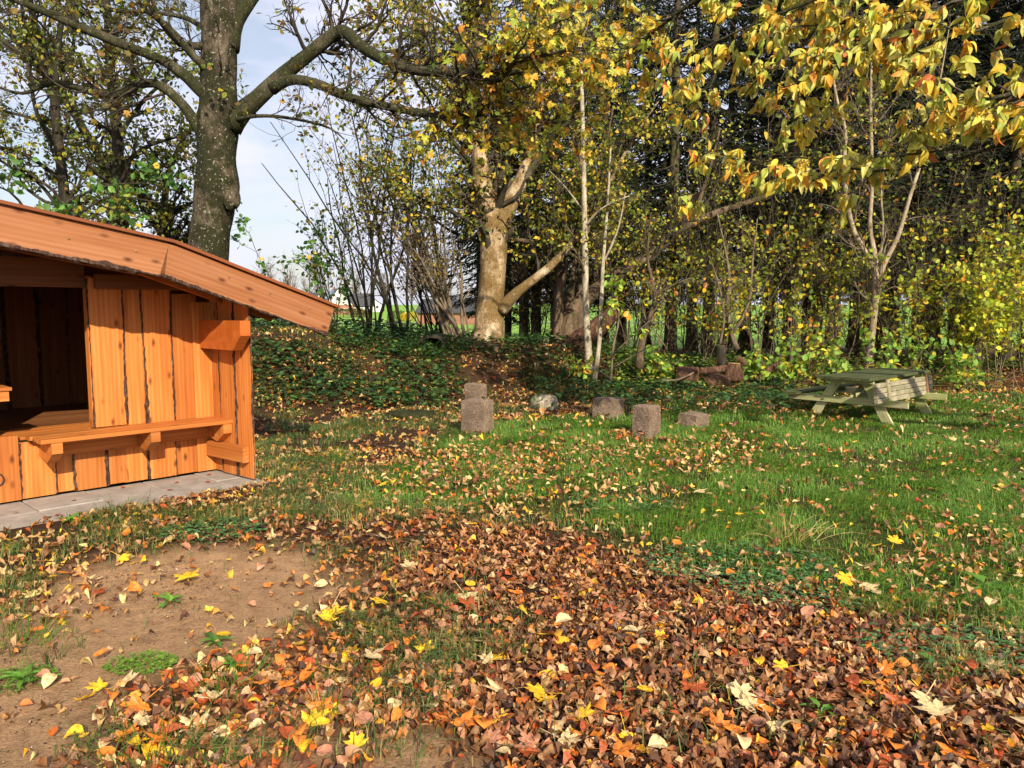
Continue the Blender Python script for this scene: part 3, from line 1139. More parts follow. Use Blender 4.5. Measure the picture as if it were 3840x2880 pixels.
# ------------------------------------------------------------------ stone seats
def stone_block(cx, cy, w, d, h, yaw, label, grooves=(), round_=0.0, sink=.05, seed=0, slope=0.0, group='hewn stone seats in the clearing'):
    r = np.random.default_rng(seed)
    nx, ny, nz = 16, 22, 18
    V, F = [], []

    def face(o_, e1, e2, n1, n2):
        b_ = len(V)
        for j in range(n2 + 1):
            for i in range(n1 + 1):
                V.append(np.array(o_) + np.array(e1) * i / n1 + np.array(e2) * j / n2)
        for j in range(n2):
            for i in range(n1):
                q = b_ + j * (n1 + 1) + i
                F.append([q, q + 1, q + n1 + 2, q + n1 + 1])
    a, b_, H_ = w / 2, d / 2, h + sink
    face((-a, -b_, -sink), (w, 0, 0), (0, 0, H_), nx, nz)
    face((a, -b_, -sink), (0, d, 0), (0, 0, H_), ny, nz)
    face((a, b_, -sink), (-w, 0, 0), (0, 0, H_), nx, nz)
    face((-a, b_, -sink), (0, -d, 0), (0, 0, H_), ny, nz)
    face((-a, -b_, h), (w, 0, 0), (0, d, 0), nx, ny)
    V = np.array(V)
    F = np.array(F)
    # rough dressed faces, worn edges; noise depends on position so seams stay closed
    n3 = lambda s, sd: vnoise(V[:, 0] + V[:, 2] * .7, V[:, 1] + V[:, 2] * 1.3, s, sd + seed) - .5
    rad = V.copy()
    rad[:, 2] -= h / 2
    rad = unit(rad)
    V2 = V + rad * (n3(5, 1) * .016 + n3(22, 4) * .008 + n3(50, 6) * .006)[:, None]
    for (px_, side) in grooves:      # drill grooves down the right-hand face
        m = np.exp(-((V[:, 1] - px_) / .014) ** 2) * (V[:, 0] > a - .03)
        V2[:, 0] -= m * .035
    if round_:
        q = np.hypot(V[:, 0] / a, V[:, 1] / b_)
        V2[:, :2] *= (1 - round_ * np.clip(q - 1, 0, .42))[:, None]
    V2[:, 2] += slope * V[:, 0]
    e = np.minimum(np.minimum(a - np.abs(V[:, 0]), b_ - np.abs(V[:, 1])), 1)
    V2[:, 2] -= np.where(V[:, 2] > h - 1e-6, .02 * np.exp(-e / .025), 0)
    o = link('stone_seat', new_mesh('stone_seat', V2, F), M_BLOCK)
    o.location = (cx, cy, float(terrain(cx, cy)) - .015)
    o.rotation_euler = (0, 0, yaw)
    tag(o, label, 'stone block', group)
    return o


stone_block(-.46, 10.12, .36, .26, .48, R(-32), 'tall brown hewn stone seat with grooved right side, nearest and leftmost', [(-.1, 1), (-.02, 1), (.09, 1)], .08, seed=1)
stone_block(-.58, 12.25, .30, .22, .46, R(-32), 'brown hewn stone seat half hidden behind the leftmost stone seat', [(-.08, 1), (.03, 1)], .08, seed=2)
stone_block(1.47, 11.62, .42, .28, .31, R(-30), 'low broad pinkish stone seat to the right of the mossy boulder', [(.06, 1)], .1, seed=3)
stone_block(1.75, 9.92, .25, .28, .43, R(-42), 'tall square stone seat with pale sunlit right face in the grass', [(.08, 1), (-.05, 1)], .0, seed=4)
stone_block(2.56, 10.72, .28, .32, .21, R(-48), 'lowest dark stone seat with a wet top, nearest the picnic table', [], .0, seed=5, slope=-.05)

# mossy boulder
def boulder(cx, cy, s, label, seed, flat=1.0, cat='boulder', mat=None, name='mossy_boulder'):
    nu, nv = 24, 14
    th_, ph = np.meshgrid(np.linspace(0, 2 * math.pi, nu, endpoint=False), np.linspace(.02, math.pi - .02, nv))
    d = np.stack([np.sin(ph) * np.cos(th_), np.sin(ph) * np.sin(th_), np.cos(ph)], -1).reshape(-1, 3)
    n_ = fbm(d[:, 0] * 1.4 + d[:, 2], d[:, 1] * 1.4 - d[:, 2] * .7, 1.2, seed) - .5
    d = np.sign(d) * np.abs(d) ** .8
    V = d * (1 + .7 * n_[:, None]) * np.array(s)
    F = []
    for j in range(nv - 1):
        for i in range(nu):
            F.append([j * nu + i, j * nu + (i + 1) % nu, (j + 1) * nu + (i + 1) % nu, (j + 1) * nu + i][::-1])
    o = link(name, new_mesh(name, V, np.array(F), smooth=True), mat or M_MOSSROCK)
    o.location = (cx, cy, float(terrain(cx, cy)) + s[2] * .45)
    tag(o, label, cat)
    return o


boulder(.52, 12.6, (.24, .2, .17), 'pale mossy fieldstone lying behind the stone seats', 3)
boulder(-1.55, 11.6, (.36, .2, .07), 'flat dark mossy hump half sunk in the grass', 8, cat='mossy stump', name='sunken_stump', mat=mat_bark('moss_cushion', (.012, .012, .006), (.03, .032, .01), (.05, .055, .018), scale=12))
# ------------------------------------------------------------------ trees
Y_OLIVE = [(3, srgb(106, 118, 44)), (3, srgb(136, 140, 50)), (2.4, srgb(84, 100, 40)), (1.6, srgb(176, 160, 50)), (.35, srgb(150, 108, 44))]
Y_YELLOW = [(4, srgb(206, 190, 56)), (3, srgb(182, 182, 60)), (3, srgb(222, 182, 50)), (1.5, srgb(142, 160, 56)), (1, srgb(226, 150, 46))]
Y_HAZEL = [(3, srgb(190, 184, 54)), (3, srgb(150, 160, 50)), (3.4, srgb(112, 130, 46)), (1.6, srgb(216, 178, 46)), (.5, srgb(200, 126, 48)), (1.2, srgb(86, 104, 42))]
Y_GREEN = [(4, srgb(84, 126, 56)), (3, srgb(104, 146, 62)), (1, srgb(150, 160, 60)), (.6, srgb(206, 176, 60))]
Y_CHERRY = [(3.2, srgb(206, 200, 104)), (3, srgb(194, 194, 84)), (3.4, srgb(232, 192, 66)), (1.6, srgb(166, 178, 74)), (.9, srgb(230, 160, 64)), (.25, srgb(210, 120, 66))]
Y_MAPLE = [(3, srgb(232, 190, 60)), (4, srgb(204, 190, 64)), (3.4, srgb(158, 170, 62)), (1.3, srgb(230, 158, 54)), (.3, srgb(176, 120, 50))]
Y_BROWN = [(3, srgb(112, 84, 40)), (3, srgb(132, 112, 46)), (2, srgb(92, 90, 38)), (1.4, srgb(166, 128, 50))]


def stack_limbs(Ls, K=9):
    P = np.stack([resample(L, K) for L in Ls])
    return P[:, :, :3], P[:, :, 3]


def leaves_on(P, n, size, pal, tpl=LEAF4, hang=.35, lo=.1, hi=1.05, spread=.05, face=None):
    p, t = pick(P, n, lo, min(hi, 1.0))
    d = unit(t * .5 + rng.normal(size=(n, 3)) * .75 + np.array([0, 0, -hang]))
    nr = rng.normal(size=(n, 3)) * .75 + np.array([0, 0, .7])
    if face is not None:
        nr = nr + np.array(face)
    Mx = frame_from(d, nr)
    s = rng.uniform(size[0], size[1], n)
    p = p + rng.normal(size=(n, 3)) * spread
    return scatter(tpl, p, Mx, s, palette(n, pal))


def local(V, o):
    return V - np.array(o.location)[None, :]


def add_twigs(tree, sets, mat=None, sides=4, name='twigs'):
    Vs, Fs, k = [], [], 0
    for P, Rr, sd in sets:
        V, F = tubes(P, Rr, sd)
        Vs.append(V)
        Fs.append(F + k)
        k += len(V)
    V = np.vstack(Vs)
    o = link(name, new_mesh(name, local(V, tree), np.vstack(Fs), smooth=True), mat or M_TWIG, tree)
    o['kind'] = 'stuff'
    return o


def add_leaves(tree, parts, mat=None, name='foliage'):
    V, F, C_ = merge(parts)
    o = link(name, new_mesh(name, local(V, tree), F, C_), mat or M_LEAF, tree)
    o['kind'] = 'stuff'
    return o


def add_limbs(tree, limbs, mats, sides=14, flare=.5, rough=.07, seed=1):
    for k, L in enumerate(limbs):
        L2 = L.copy()
        L2[:, :3] -= np.array(tree.location)
        m_ = mats[min(k, len(mats) - 1)]
        me = limb_mesh('trunk' if k == 0 else 'limb', L2, sides if k == 0 else max(7, sides - 5), rough, flare if k == 0 else 0, seed + k)
        link('trunk' if k == 0 else 'limb', me, m_, tree)


# ---- the big sycamore behind the shelter
Ls = [px_limb([(760, 1330, 175), (768, 1150, 158), (775, 1000, 150), (790, 850, 138), (803, 760, 148), (815, 700, 158), (812, 600, 136), (815, 500, 140), (822, 430, 148), (820, 330, 128), (822, 150, 124), (818, 0, 132), (800, -300, 95), (790, -700, 60), (785, -1000, 25)], 12.0, .1),
      px_limb([(860, 470, 100), (900, 425, 76), (960, 375, 60), (1050, 290, 54), (1150, 210, 50), (1255, 128, 48), (1300, 122, 46), (1350, 170, 43), (1450, 228, 40), (1560, 262, 37), (1640, 270, 35), (1760, 276, 33), (1860, 300, 27), (1905, 265, 23), (1935, 215, 18), (2050, 205, 13), (2160, 180, 8), (2300, 190, 5)], [12, 12, 11.7, 11.2, 10.6, 10.0, 9.6]),
      px_limb([(1020, 335, 44), (1060, 310, 38), (1110, 298, 36), (1200, 318, 34), (1300, 362, 32), (1450, 398, 30), (1600, 425, 26), (1780, 433, 20), (1900, 385, 14), (2040, 440, 8), (2150, 500, 5)], [11.6, 11.4, 11.2, 11.0]),
      px_limb([(850, 180, 90), (880, 80, 66), (940, -10, 56), (1040, -150, 44), (1150, -400, 28), (1200, -650, 14)], [12, 12.2, 12.6]),
      px_limb([(800, 370, 60), (750, 338, 46), (690, 280, 40), (600, 222, 34), (500, 182, 32), (400, 142, 33), (290, 96, 29), (180, 50, 25), (60, 0, 22), (-120, -60, 14)], [12, 11.7, 11.3, 11]),
      px_limb([(790, 530, 70), (745, 480, 46), (690, 400, 36), (620, 332, 33), (560, 310, 32), (480, 332, 30), (415, 356, 30), (350, 348, 26), (280, 325, 22), (190, 312, 18), (90, 350, 12), (0, 330, 8)], [12, 11.9, 12.2, 12.6]),
      px_limb([(800, 270, 40), (745, 230, 28), (690, 170, 26), (640, 110, 25), (600, 80, 20), (560, 20, 12)], [11.9, 11.5, 11.2]),
      px_limb([(790, 175, 32), (730, 172, 27), (680, 168, 25), (640, 130, 24), (606, 84, 22)], [12, 11.6, 11.4]),
      px_limb([(800, 130, 26), (740, 90, 20), (680, 62, 16), (560, 45, 14), (420, 38, 12), (290, -10, 8)], [12, 12.4, 13]),
      px_limb([(880, 452, 18), (940, 437, 14), (1030, 436, 12), (1150, 455, 10), (1240, 482, 8), (1290, 522, 5)], [11.9, 11.5, 11.2])]
base = Ls[0][0, :3]
t1 = thing('sycamore_tree', 'massive old mossy tree trunk rising behind the shelter roof, long limbs arching right', 'tree', (base[0], base[1], float(terrain(base[0], base[1])) - .05))
add_limbs(t1, Ls, [M_B_SYC, M_B_LIMB], 20, .35, .07, 3)
boss = at(868, 745, 11.85)
o_ = boulder(0, 0, (.11, .11, .17), 'x', 21, mat=M_B_SYC, name='burl')
for k_ in ('label', 'category'):
    del o_[k_]
o_.parent = t1
o_.location = Vector(boss) - t1.location
P0, R0 = stack_limbs(Ls[1:], 24)
P1, R1 = grow(P0, R0, 150, (.4, 1.3), (30, 75), 7, .10, .22, .35, .2, 1.0, .004)
P2, R2 = grow(P1, R1, 800, (.25, .75), (30, 70), 6, .06, .28, .6, .15, 1.0, .0028)
P3, R3 = grow(P2, R2, 2200, (.12, .4), (25, 65), 4, .05, .3, .7, .15, 1.0, .002)
PT, RT = grow(*stack_limbs(Ls[:1], 24), 60, (.3, 1.0), (50, 90), 7, .2, .25, .06, .45, .75, .003)
PT2, RT2 = grow(PT, RT, 260, (.15, .5), (25, 65), 4, .1, .3, .7, .2, 1, .002)
add_twigs(t1, [(P1, R1, 5), (P2, R2, 4), (P3, R3, 3), (PT, RT, 4), (PT2, RT2, 3)])
MT = [maple_leaf(.25, s, False) for s in range(3)]
# leaves: thin at the left, gold and dense where the long limbs end over the clearing
endP, endR = stack_limbs([Ls[1][int(len(Ls[1]) * .62):], Ls[2][int(len(Ls[2]) * .5):]], 14)
E1, ER1 = grow(endP, endR, 70, (.5, 1.5), (30, 80), 6, .05, .25, .4, .1, 1.0, .004, bias=(.25, -.2, .1))
E2, ER2 = grow(E1, ER1, 300, (.25, .6), (30, 70), 5, .0, .25, .6, .2, 1.0, .0025)
add_twigs(t1, [(E1, ER1, 5), (E2, ER2, 3)], name='end_twigs')
lf = []
for k in range(3):
    lf.append(leaves_on(E2, 330, (.10, .19), Y_MAPLE, MT[k], .55))
    lf.append(leaves_on(P3, 300, (.08, .15), Y_BROWN, MT[k], .5))
lf.append(leaves_on(P3, 900, (.06, .11), Y_OLIVE, LEAF4, .4))
add_leaves(t1, lf)

# ---- dark many-stemmed trees at the far left
def px_tree(name, label, cat, limb_px, Y, mats, twig_n, leaf_n, leaf_size, pal, group=None, flare=.3, sides=11, tpl=LEAF4, tl=(.4, 1.4), up=.12, twigmat=None, ang=(30, 75), rough=.06, hang=.4, spread=.05, bias=None, ws=(1.0,)):
    Ls_ = [px_limb([(q[0], q[1], q[2] * ws[min(k_, len(ws) - 1)]) for q in l], yy) for k_, (l, yy) in enumerate(zip(limb_px, Y))]
    b_ = Ls_[0][0, :3]
    t_ = thing(name, label, cat, (b_[0], b_[1], b_[2]), group)
    add_limbs(t_, Ls_, mats, sides, flare, rough, int(abs(b_[0]) * 7) % 50)
    if twig_n:
        Pa, Ra = stack_limbs(Ls_, 16)
        Q1, q1 = grow(Pa, Ra, twig_n, tl, ang, 7, up, .2, .4, .2, 1.0, .004, bias=bias)
        Q2, q2 = grow(Q1, q1, twig_n * 5, (tl[0] * .5, tl[1] * .5), (25, 65), 5, up * .6, .25, .65, .15, 1.0, .0028)
        Q3, q3 = grow(Q2, q2, twig_n * 12, (tl[0] * .3, tl[1] * .28), (25, 60), 4, .03, .28, .7, .15, 1.0, .002)
        add_twigs(t_, [(Q1, q1, 5), (Q2, q2, 4), (Q3, q3, 3)], twigmat)
        if leaf_n:
            add_leaves(t_, [leaves_on(Q3, int(leaf_n * .8), leaf_size, pal, tpl, hang, spread=spread), leaves_on(Q2, int(leaf_n * .2), leaf_size, pal, tpl, hang, spread=spread)])
    return t_


px_tree('lime_tree', 'dark forked tree nearest the left edge, standing beyond the shelter roof', 'tree',
        [[(262, 1250, 80), (255, 1000, 70), (250, 850, 62), (238, 700, 52), (222, 560, 48), (210, 450, 47), (200, 310, 44), (162, 180, 34), (122, 60, 29), (100, -60, 24), (60, -300, 12)],
         [(204, 330, 36), (214, 200, 30), (232, 80, 22), (262, -20, 16), (300, -250, 8)],
         [(200, 300, 24), (150, 250, 22), (60, 190, 18), (-60, 100, 12)],
         [(225, 560, 22), (140, 430, 18), (110, 250, 15), (85, 60, 13), (70, -80, 8)],
         [(235, 680, 20), (130, 600, 18), (40, 560, 15), (-80, 540, 10)],
         [(245, 820, 18), (150, 690, 16), (60, 640, 13), (-60, 560, 8)]],
        [14.2, [14.2, 14.6], [14.2, 13.5], [14.2, 13.2], [14.2, 13.4], [14.2, 13.8]], [M_B_DARK], 80, 4600, (.06, .10), Y_OLIVE, up=.12, ws=(.72, .8))
px_tree('lime_tree', 'slanting dark stem leaning up to the left beside the straight one', 'tree',
        [[(475, 1250, 70), (465, 1000, 62), (460, 850, 56), (436, 720, 50), (412, 635, 47), (332, 520, 42), (262, 392, 39), (190, 290, 35), (100, 190, 30), (0, 92, 27), (-100, 20, 20)],
         [(262, 400, 22), (268, 250, 18), (280, 120, 14), (300, -40, 10)],
         [(330, 520, 20), (230, 470, 18), (110, 440, 14), (-40, 400, 8)]],
        [15.4, [15.4, 15.8], [15.4, 15.0]], [M_B_DARK], 60, 3400, (.06, .10), Y_OLIVE, ws=(.75, .8))
px_tree('lime_tree', 'straight dark stem standing upright just left of the great trunk', 'tree',
        [[(465, 1250, 60), (458, 1000, 56), (450, 850, 50), (444, 680, 44), (440, 500, 38), (428, 400, 34), (412, 250, 30), (405, 100, 26), (398, -60, 22), (390, -300, 10)],
         [(440, 520, 20), (520, 400, 15), (600, 320, 12), (700, 260, 8)],
         [(444, 640, 18), (530, 560, 14), (640, 520, 10), (720, 500, 6)],
         [(410, 240, 16), (470, 130, 12), (540, 40, 8), (600, -80, 5)]],
        [13.2, [13.2, 13.5], [13.2, 13.6], [13.2, 13.5]], [M_B_DARK], 60, 3200, (.06, .10), Y_OLIVE)
px_tree('lime_tree', 'thin forked dark stem between the straight stem and the great trunk', 'tree',
        [[(610, 1250, 56), (612, 1000, 50), (612, 850, 44), (600, 790, 34), (545, 740, 26), (500, 690, 20), (420, 640, 14), (330, 600, 8)],
         [(614, 830, 30), (622, 700, 24), (650, 600, 19), (690, 520, 14), (720, 470, 10), (760, 380, 6)],
         [(612, 860, 22), (660, 790, 16), (720, 760, 10), (800, 720, 6)]],
        [15.0, [15, 15.2], [15, 14.8]], [M_B_DARK], 60, 3000, (.06, .10), Y_OLIVE)
# low green hazel spray above the roof
px_tree('hazel_bush', 'green leafed hazel spray just above the shelter roof at the left', 'shrub',
        [[(150, 1300, 26), (170, 1100, 22), (180, 900, 18), (230, 780, 14), (330, 720, 10), (450, 690, 7), (560, 690, 4)],
         [(175, 1000, 16), (110, 820, 12), (60, 740, 9), (0, 700, 6), (-60, 690, 4)],
         [(180, 900, 14), (300, 800, 10), (420, 740, 7), (600, 760, 4)]],
        [11.2, [11.2, 10.6], [11.2, 10.8]], [M_B_DARK], 14, 340, (.09, .15), Y_GREEN, tl=(.25, .7), hang=.25, up=.0)

# ---- flaking maple on the bank
Lm = [[(1815, 1330, 190), (1832, 1250, 168), (1838, 1150, 150), (1848, 1020, 148), (1850, 900, 150), (1852, 830, 170), (1838, 770, 140), (1812, 710, 108), (1800, 600, 90), (1790, 500, 84), (1780, 400, 78), (1766, 250, 68), (1756, 100, 58), (1750, -60, 52), (1745, -400, 25)],
      [(1862, 860, 120), (1900, 780, 112), (1945, 700, 92), (1982, 600, 76), (2010, 480, 60), (2040, 370, 48), (2062, 280, 38), (2090, 100, 28), (2105, -120, 18)],
      [(1945, 710, 60), (1990, 640, 54), (2045, 550, 49), (2105, 440, 44), (2180, 300, 34), (2255, 150, 24), (2320, 0, 15), (2380, -200, 8)],
      [(1880, 1165, 110), (1915, 1120, 90), (1960, 1080, 75), (2050, 1010, 64), (2130, 930, 58), (2188, 860, 48), (2260, 740, 36), (2330, 600, 26), (2400, 480, 16), (2470, 380, 8)],
      [(1870, 800, 50), (1880, 720, 40), (1892, 620, 35), (1920, 540, 30), (1940, 490, 26), (1965, 400, 18), (2000, 250, 10)],
      [(1800, 640, 46), (1750, 590, 32), (1690, 520, 25), (1620, 460, 20), (1540, 410, 14), (1460, 380, 8)],
      [(1830, 850, 40), (1770, 835, 26), (1690, 790, 21), (1600, 755, 16), (1500, 700, 11), (1400, 660, 6)],
      [(1785, 450, 40), (1730, 380, 30), (1660, 300, 24), (1580, 240, 17), (1480, 190, 10)],
      [(1760, 200, 36), (1700, 120, 28), (1620, 60, 22), (1520, 20, 15), (1420, -20, 8)],
      [(1775, 330, 30), (1850, 250, 24), (1930, 150, 18), (2000, 40, 12), (2050, -80, 8)],
      [(1840, 900, 34), (1770, 900, 22), (1680, 860, 16), (1590, 800, 12), (1480, 780, 7)]]
m_tree = px_tree('maple_tree', 'stout pale flaking forked trunk on the bank at the centre, low limb to the right', 'tree', Lm,
                 [17.0, 17.0, [17, 16.4], [16.9, 16.4, 15.8], [17, 17.3], [17, 16], [17, 16.2], [17, 15.8], [17, 16.2], [17, 17.6], [17, 17.5]],
                 [M_B_MAPLE, M_B_MAPLE, M_B_SYC, M_B_MAPLE, M_B_SYC, M_B_LIMB], 230, 15000, (.07, .125), Y_OLIVE + [(2.5, srgb(206, 176, 52))], flare=.3, sides=20, tl=(.5, 1.9), rough=.08, spread=.09, ws=(.67, .62, .6, .48, .6, .6))
# saw cut at the foot of the maple
cut = thing('sawn_stub', 'flat sawn stub at the foot of the pale maple trunk', 'stump', at(1835, 1288, 16.45))
L_ = np.array([[0, 0, -.25, .26], [0, 0, -.03, .25], [0, 0, .0, .24]])
link('stub_wood', limb_mesh('stub_wood', L_, 18, .05), M_B_GNARL, cut)
L_ = np.array([[0, 0, .0, .235], [0, 0, .012, .23]])
link('cut_face', limb_mesh('cut_face', L_, 18, .03), M_ROTWOOD, cut)

# ---- gnarled old tree with a leaning limb
Lg = [[(2120, 1340, 300), (2135, 1270, 240), (2155, 1190, 190), (2195, 1125, 135), (2290, 1050, 100), (2400, 980, 86), (2500, 900, 76), (2575, 850, 68), (2680, 800, 56), (2800, 760, 44), (2950, 705, 34), (3100, 640, 24), (3250, 580, 12)],
      [(2095, 1340, 90), (2088, 1200, 62), (2092, 1060, 52), (2085, 960, 46), (2040, 925, 42), (1980, 905, 36), (1900, 900, 26), (1800, 920, 14)],
      [(2125, 1200, 80), (2145, 1060, 54), (2160, 940, 40), (2165, 800, 30), (2160, 600, 20), (2150, 400, 10)],
      [(2165, 1160, 80), (2185, 1040, 50), (2200, 900, 38), (2230, 740, 28), (2270, 560, 18), (2300, 400, 10)],
      [(2100, 1230, 50), (2105, 1100, 42), (2120, 1000, 38), (2118, 880, 30), (2090, 700, 22), (2070, 520, 12)],
      [(2230, 1100, 46), (2240, 960, 34), (2260, 820, 26), (2300, 640, 18), (2360, 460, 10)],
      [(2600, 840, 40), (2620, 760, 30), (2660, 640, 22), (2700, 480, 12)]]
px_tree('gnarled_tree', 'gnarled brown old tree with many stems and one limb leaning far right', 'tree', Lg, [18.4, 18.2, 18.5, 18.6, 18.3, 18.8, 18.4],
        [M_B_GNARL], 110, 3800, (.05, .09), Y_HAZEL, flare=.35, sides=18, rough=.16, tl=(.5, 1.8), up=.2, bias=(.1, 0, .2), ws=(.46, .48, .46, .46, .5, .5))
o_ = thing('fallen_log', 'split reddish fallen trunk lying at the foot of the gnarled tree', 'log', at(2150, 1305, 17.4))
L_ = px_limb([(2090, 1322, 60), (2150, 1295, 80), (2220, 1245, 78), (2290, 1185, 60), (2310, 1165, 40)], [17.4, 17.2])
L_[:, :3] -= np.array(o_.location)
link('log_wood', limb_mesh('log_wood', L_, 12, .22, 0, 6), M_ROTWOOD, o_)

# ---- birch and saplings in front of the bank
px_tree('birch_tree', 'slender straight silver birch in front of the bank', 'tree',
        [[(2214, 1432, 44), (2207, 1320, 37), (2197, 1150, 34), (2194, 950, 32), (2191, 760, 28), (2187, 560, 24), (2181, 320, 19), (2170, 0, 13), (2160, -300, 7)],
         [(2194, 850, 18), (2235, 800, 14), (2290, 762, 10), (2360, 735, 6)], [(2193, 800, 12), (2150, 740, 9), (2110, 690, 6), (2060, 640, 4)]],
        [15.9, [15.9, 15.4], [15.9, 15.5]], [M_B_BIRCH], 26, 420, (.05, .085), Y_HAZEL, flare=.15, sides=12, tl=(.3, 1.0), up=.2, twigmat=M_TWIG_PALE, ws=(.72, .6))
px_tree('birch_sapling', 'thin pale crooked sapling just right of the birch', 'sapling',
        [[(2228, 1428, 18), (2246, 1300, 16), (2254, 1150, 15), (2262, 980, 13), (2276, 800, 10), (2290, 560, 6)],
         [(2262, 985, 9), (2300, 905, 8), (2325, 830, 6), (2345, 720, 4)]],
        [15.7, [15.7, 15.5]], [M_B_BIRCH], 12, 160, (.05, .09), Y_HAZEL, flare=.1, sides=8, tl=(.25, .7), twigmat=M_TWIG_PALE)
px_tree('leafy_sapling', 'bright green leafed low sapling beside the birch foot', 'sapling',
        [[(2290, 1430, 10), (2300, 1300, 9), (2320, 1200, 7), (2310, 1100, 5)], [(2300, 1330, 7), (2370, 1260, 5), (2440, 1200, 3)], [(2300, 1380, 6), (2380, 1330, 4), (2460, 1290, 3)],
         [(2290, 1420, 6), (2230, 1380, 4), (2180, 1360, 3)]],
        [15.2, [15.2, 14.9], [15.2, 14.8], [15.2, 14.9]], [M_TWIG_PALE], 10, 120, (.10, .16), [(4, srgb(150, 190, 70)), (2, srgb(196, 200, 70)), (1, srgb(230, 180, 60))], flare=0, sides=6, tl=(.2, .5), up=.05)
px_tree('orange_sapling', 'crooked orange-brown stem left of the log pile', 'sapling',
        [[(2398, 1380, 30), (2402, 1310, 26), (2425, 1225, 20), (2456, 1120, 17), (2440, 1030, 13), (2428, 960, 9), (2440, 800, 5)], [(2450, 1120, 9), (2520, 1070, 6), (2600, 1040, 4)]],
        [16.2, [16.2, 16]], [M_B_GNARL], 14, 200, (.05, .08), Y_HAZEL, flare=.2, sides=9, tl=(.25, .8), twigmat=M_TWIG_PALE)
px_tree('forked_sapling', 'bare forked pale sapling behind the log pile', 'sapling',
        [[(2765, 1310, 20), (2740, 1240, 17), (2728, 1140, 15), (2735, 1040, 12), (2720, 940, 9), (2690, 800, 5)], [(2745, 1250, 14), (2785, 1190, 12), (2812, 1110, 10), (2822, 980, 8), (2840, 820, 4)],
         [(2700, 1290, 10), (2716, 1180, 9), (2692, 1060, 7), (2660, 960, 4)]],
        [17.0, [17, 16.8], 16.8], [M_TWIG_PALE], 20, 300, (.05, .08), Y_HAZEL, flare=.1, sides=8, tl=(.25, .9), twigmat=M_TWIG_PALE)

# ---- cherry by the picnic table
px_tree('cherry_tree', 'pale smooth young tree forking into three behind the picnic table', 'tree',
        [[(3250, 1420, 70), (3258, 1370, 62), (3270, 1250, 54), (3284, 1110, 54), (3286, 1030, 62), (3270, 990, 42), (3236, 930, 38), (3200, 860, 36), (3176, 750, 34), (3166, 620, 30), (3170, 490, 27), (3142, 390, 22), (3120, 250, 15), (3110, 60, 8)],
         [(3286, 1010, 44), (3280, 950, 36), (3263, 850, 32), (3270, 700, 28), (3268, 550, 26), (3265, 390, 22), (3270, 200, 15), (3280, 0, 8)],
         [(3296, 1010, 26), (3303, 950, 20), (3312, 850, 17), (3305, 730, 13), (3320, 600, 9), (3340, 450, 5)],
         [(3296, 1040, 46), (3318, 985, 38), (3370, 880, 32), (3410, 745, 28), (3450, 620, 24), (3482, 500, 18), (3525, 300, 12), (3560, 100, 6)]],
        [16.6, [16.6, 16.9], 16.7, [16.6, 16.2]], [M_B_CHERRY], 90, 1000, (.06, .10), Y_HAZEL, flare=.25, sides=13, tl=(.4, 1.6), up=.1, twigmat=M_TWIG_PALE, ws=(.47, .5, .5, .5))

# ---- shrubs with fans of thin stems (left of the maple)
def shrub(name, label, base_px, Y, n, h, lean, spread, leaf_n, size, pal, group=None, twigs=3, mat=None, r0=.022, stem_up=.10, wander=.10, tpl=LEAF4, hang=.35, lspread=.06):
    b_ = at(*base_px, Y)
    zt = float(terrain(b_[0], b_[1]))
    t_ = thing(name, label, 'shrub', (b_[0], b_[1], zt - .03), group)
    K = 9
    P = np.zeros((n, K, 3))
    P[:, 0] = np.array([b_[0], b_[1], zt - .05]) + np.c_[rng.normal(0, spread * .28, n), rng.normal(0, spread * .2, n), np.zeros(n)]
    d = unit(np.c_[rng.normal(lean[0], spread * .38, n), rng.normal(lean[1], spread * .38, n), np.ones(n)])
    st = (rng.uniform(.6, 1.0, n) * h / (K - 1))[:, None]
    for m in range(1, K):
        d = unit(d + rng.normal(size=(n, 3)) * wander + np.array([lean[0] * .05, lean[1] * .05, stem_up]))
        P[:, m] = P[:, m - 1] + d * st
    Rr = rng.uniform(.6, 1.25, n)[:, None] * r0 * np.linspace(1, .25, K)
    Q1, q1 = grow(P, Rr, n * 7, (h * .10, h * .30), (20, 55), 6, .10, .15, .5, .2, 1.0, .003)
    Q2, q2 = grow(Q1, q1, n * 24, (h * .05, h * .14), (25, 60), 4, .05, .22, .65, .1, 1.0, .002)
    for k in range(n):
        L = np.c_[P[k], Rr[k]]
        if r0 > .03 or k < 6:
            pass
    V, F = tubes(P - np.array(t_.location), Rr, 6)
    stems = link('stems', new_mesh('stems', V, F, smooth=True), mat or M_B_DARK, t_)
    stems['kind'] = 'stuff'
    add_twigs(t_, [(Q1, q1, 4), (Q2, q2, 3)], mat or M_TWIG)
    if leaf_n:
        add_leaves(t_, [leaves_on(Q2, leaf_n, size, pal, tpl, hang, spread=lspread)])
    return t_


shrub('hazel_bush', 'fan of thin dark stems leaning left beside the roof end, few leaves', (1400, 1255), 16.6, 9, 5.6, (-.32, 0), .55, 620, (.06, .10), Y_OLIVE, r0=.032)
shrub('hazel_bush', 'dark bare stemmed bush with two straight stems right of the roof end', (1500, 1285), 16.8, 6, 6.4, (-.25, 0), .35, 420, (.06, .1), Y_OLIVE, r0=.042)
shrub('hazel_bush', 'bundle of pale thin stems fanning up left of the maple trunk', (1730, 1305), 17.0, 16, 5.8, (-.36, 0), .5, 900, (.05, .09), Y_BROWN, r0=.034, mat=M_TWIG_PALE)
shrub('hazel_bush', 'dense dark brushwood of fine twigs close behind the pale stems', (1640, 1290), 18.4, 20, 5.2, (-.28, .05), .7, 700, (.05, .09), Y_BROWN, r0=.02)
shrub('hazel_bush', 'green leafed bush spilling over just past the roof end', (1235, 1250), 15.6, 9, 2.7, (-.30, -.1), .7, 420, (.08, .13), Y_GREEN, r0=.014)
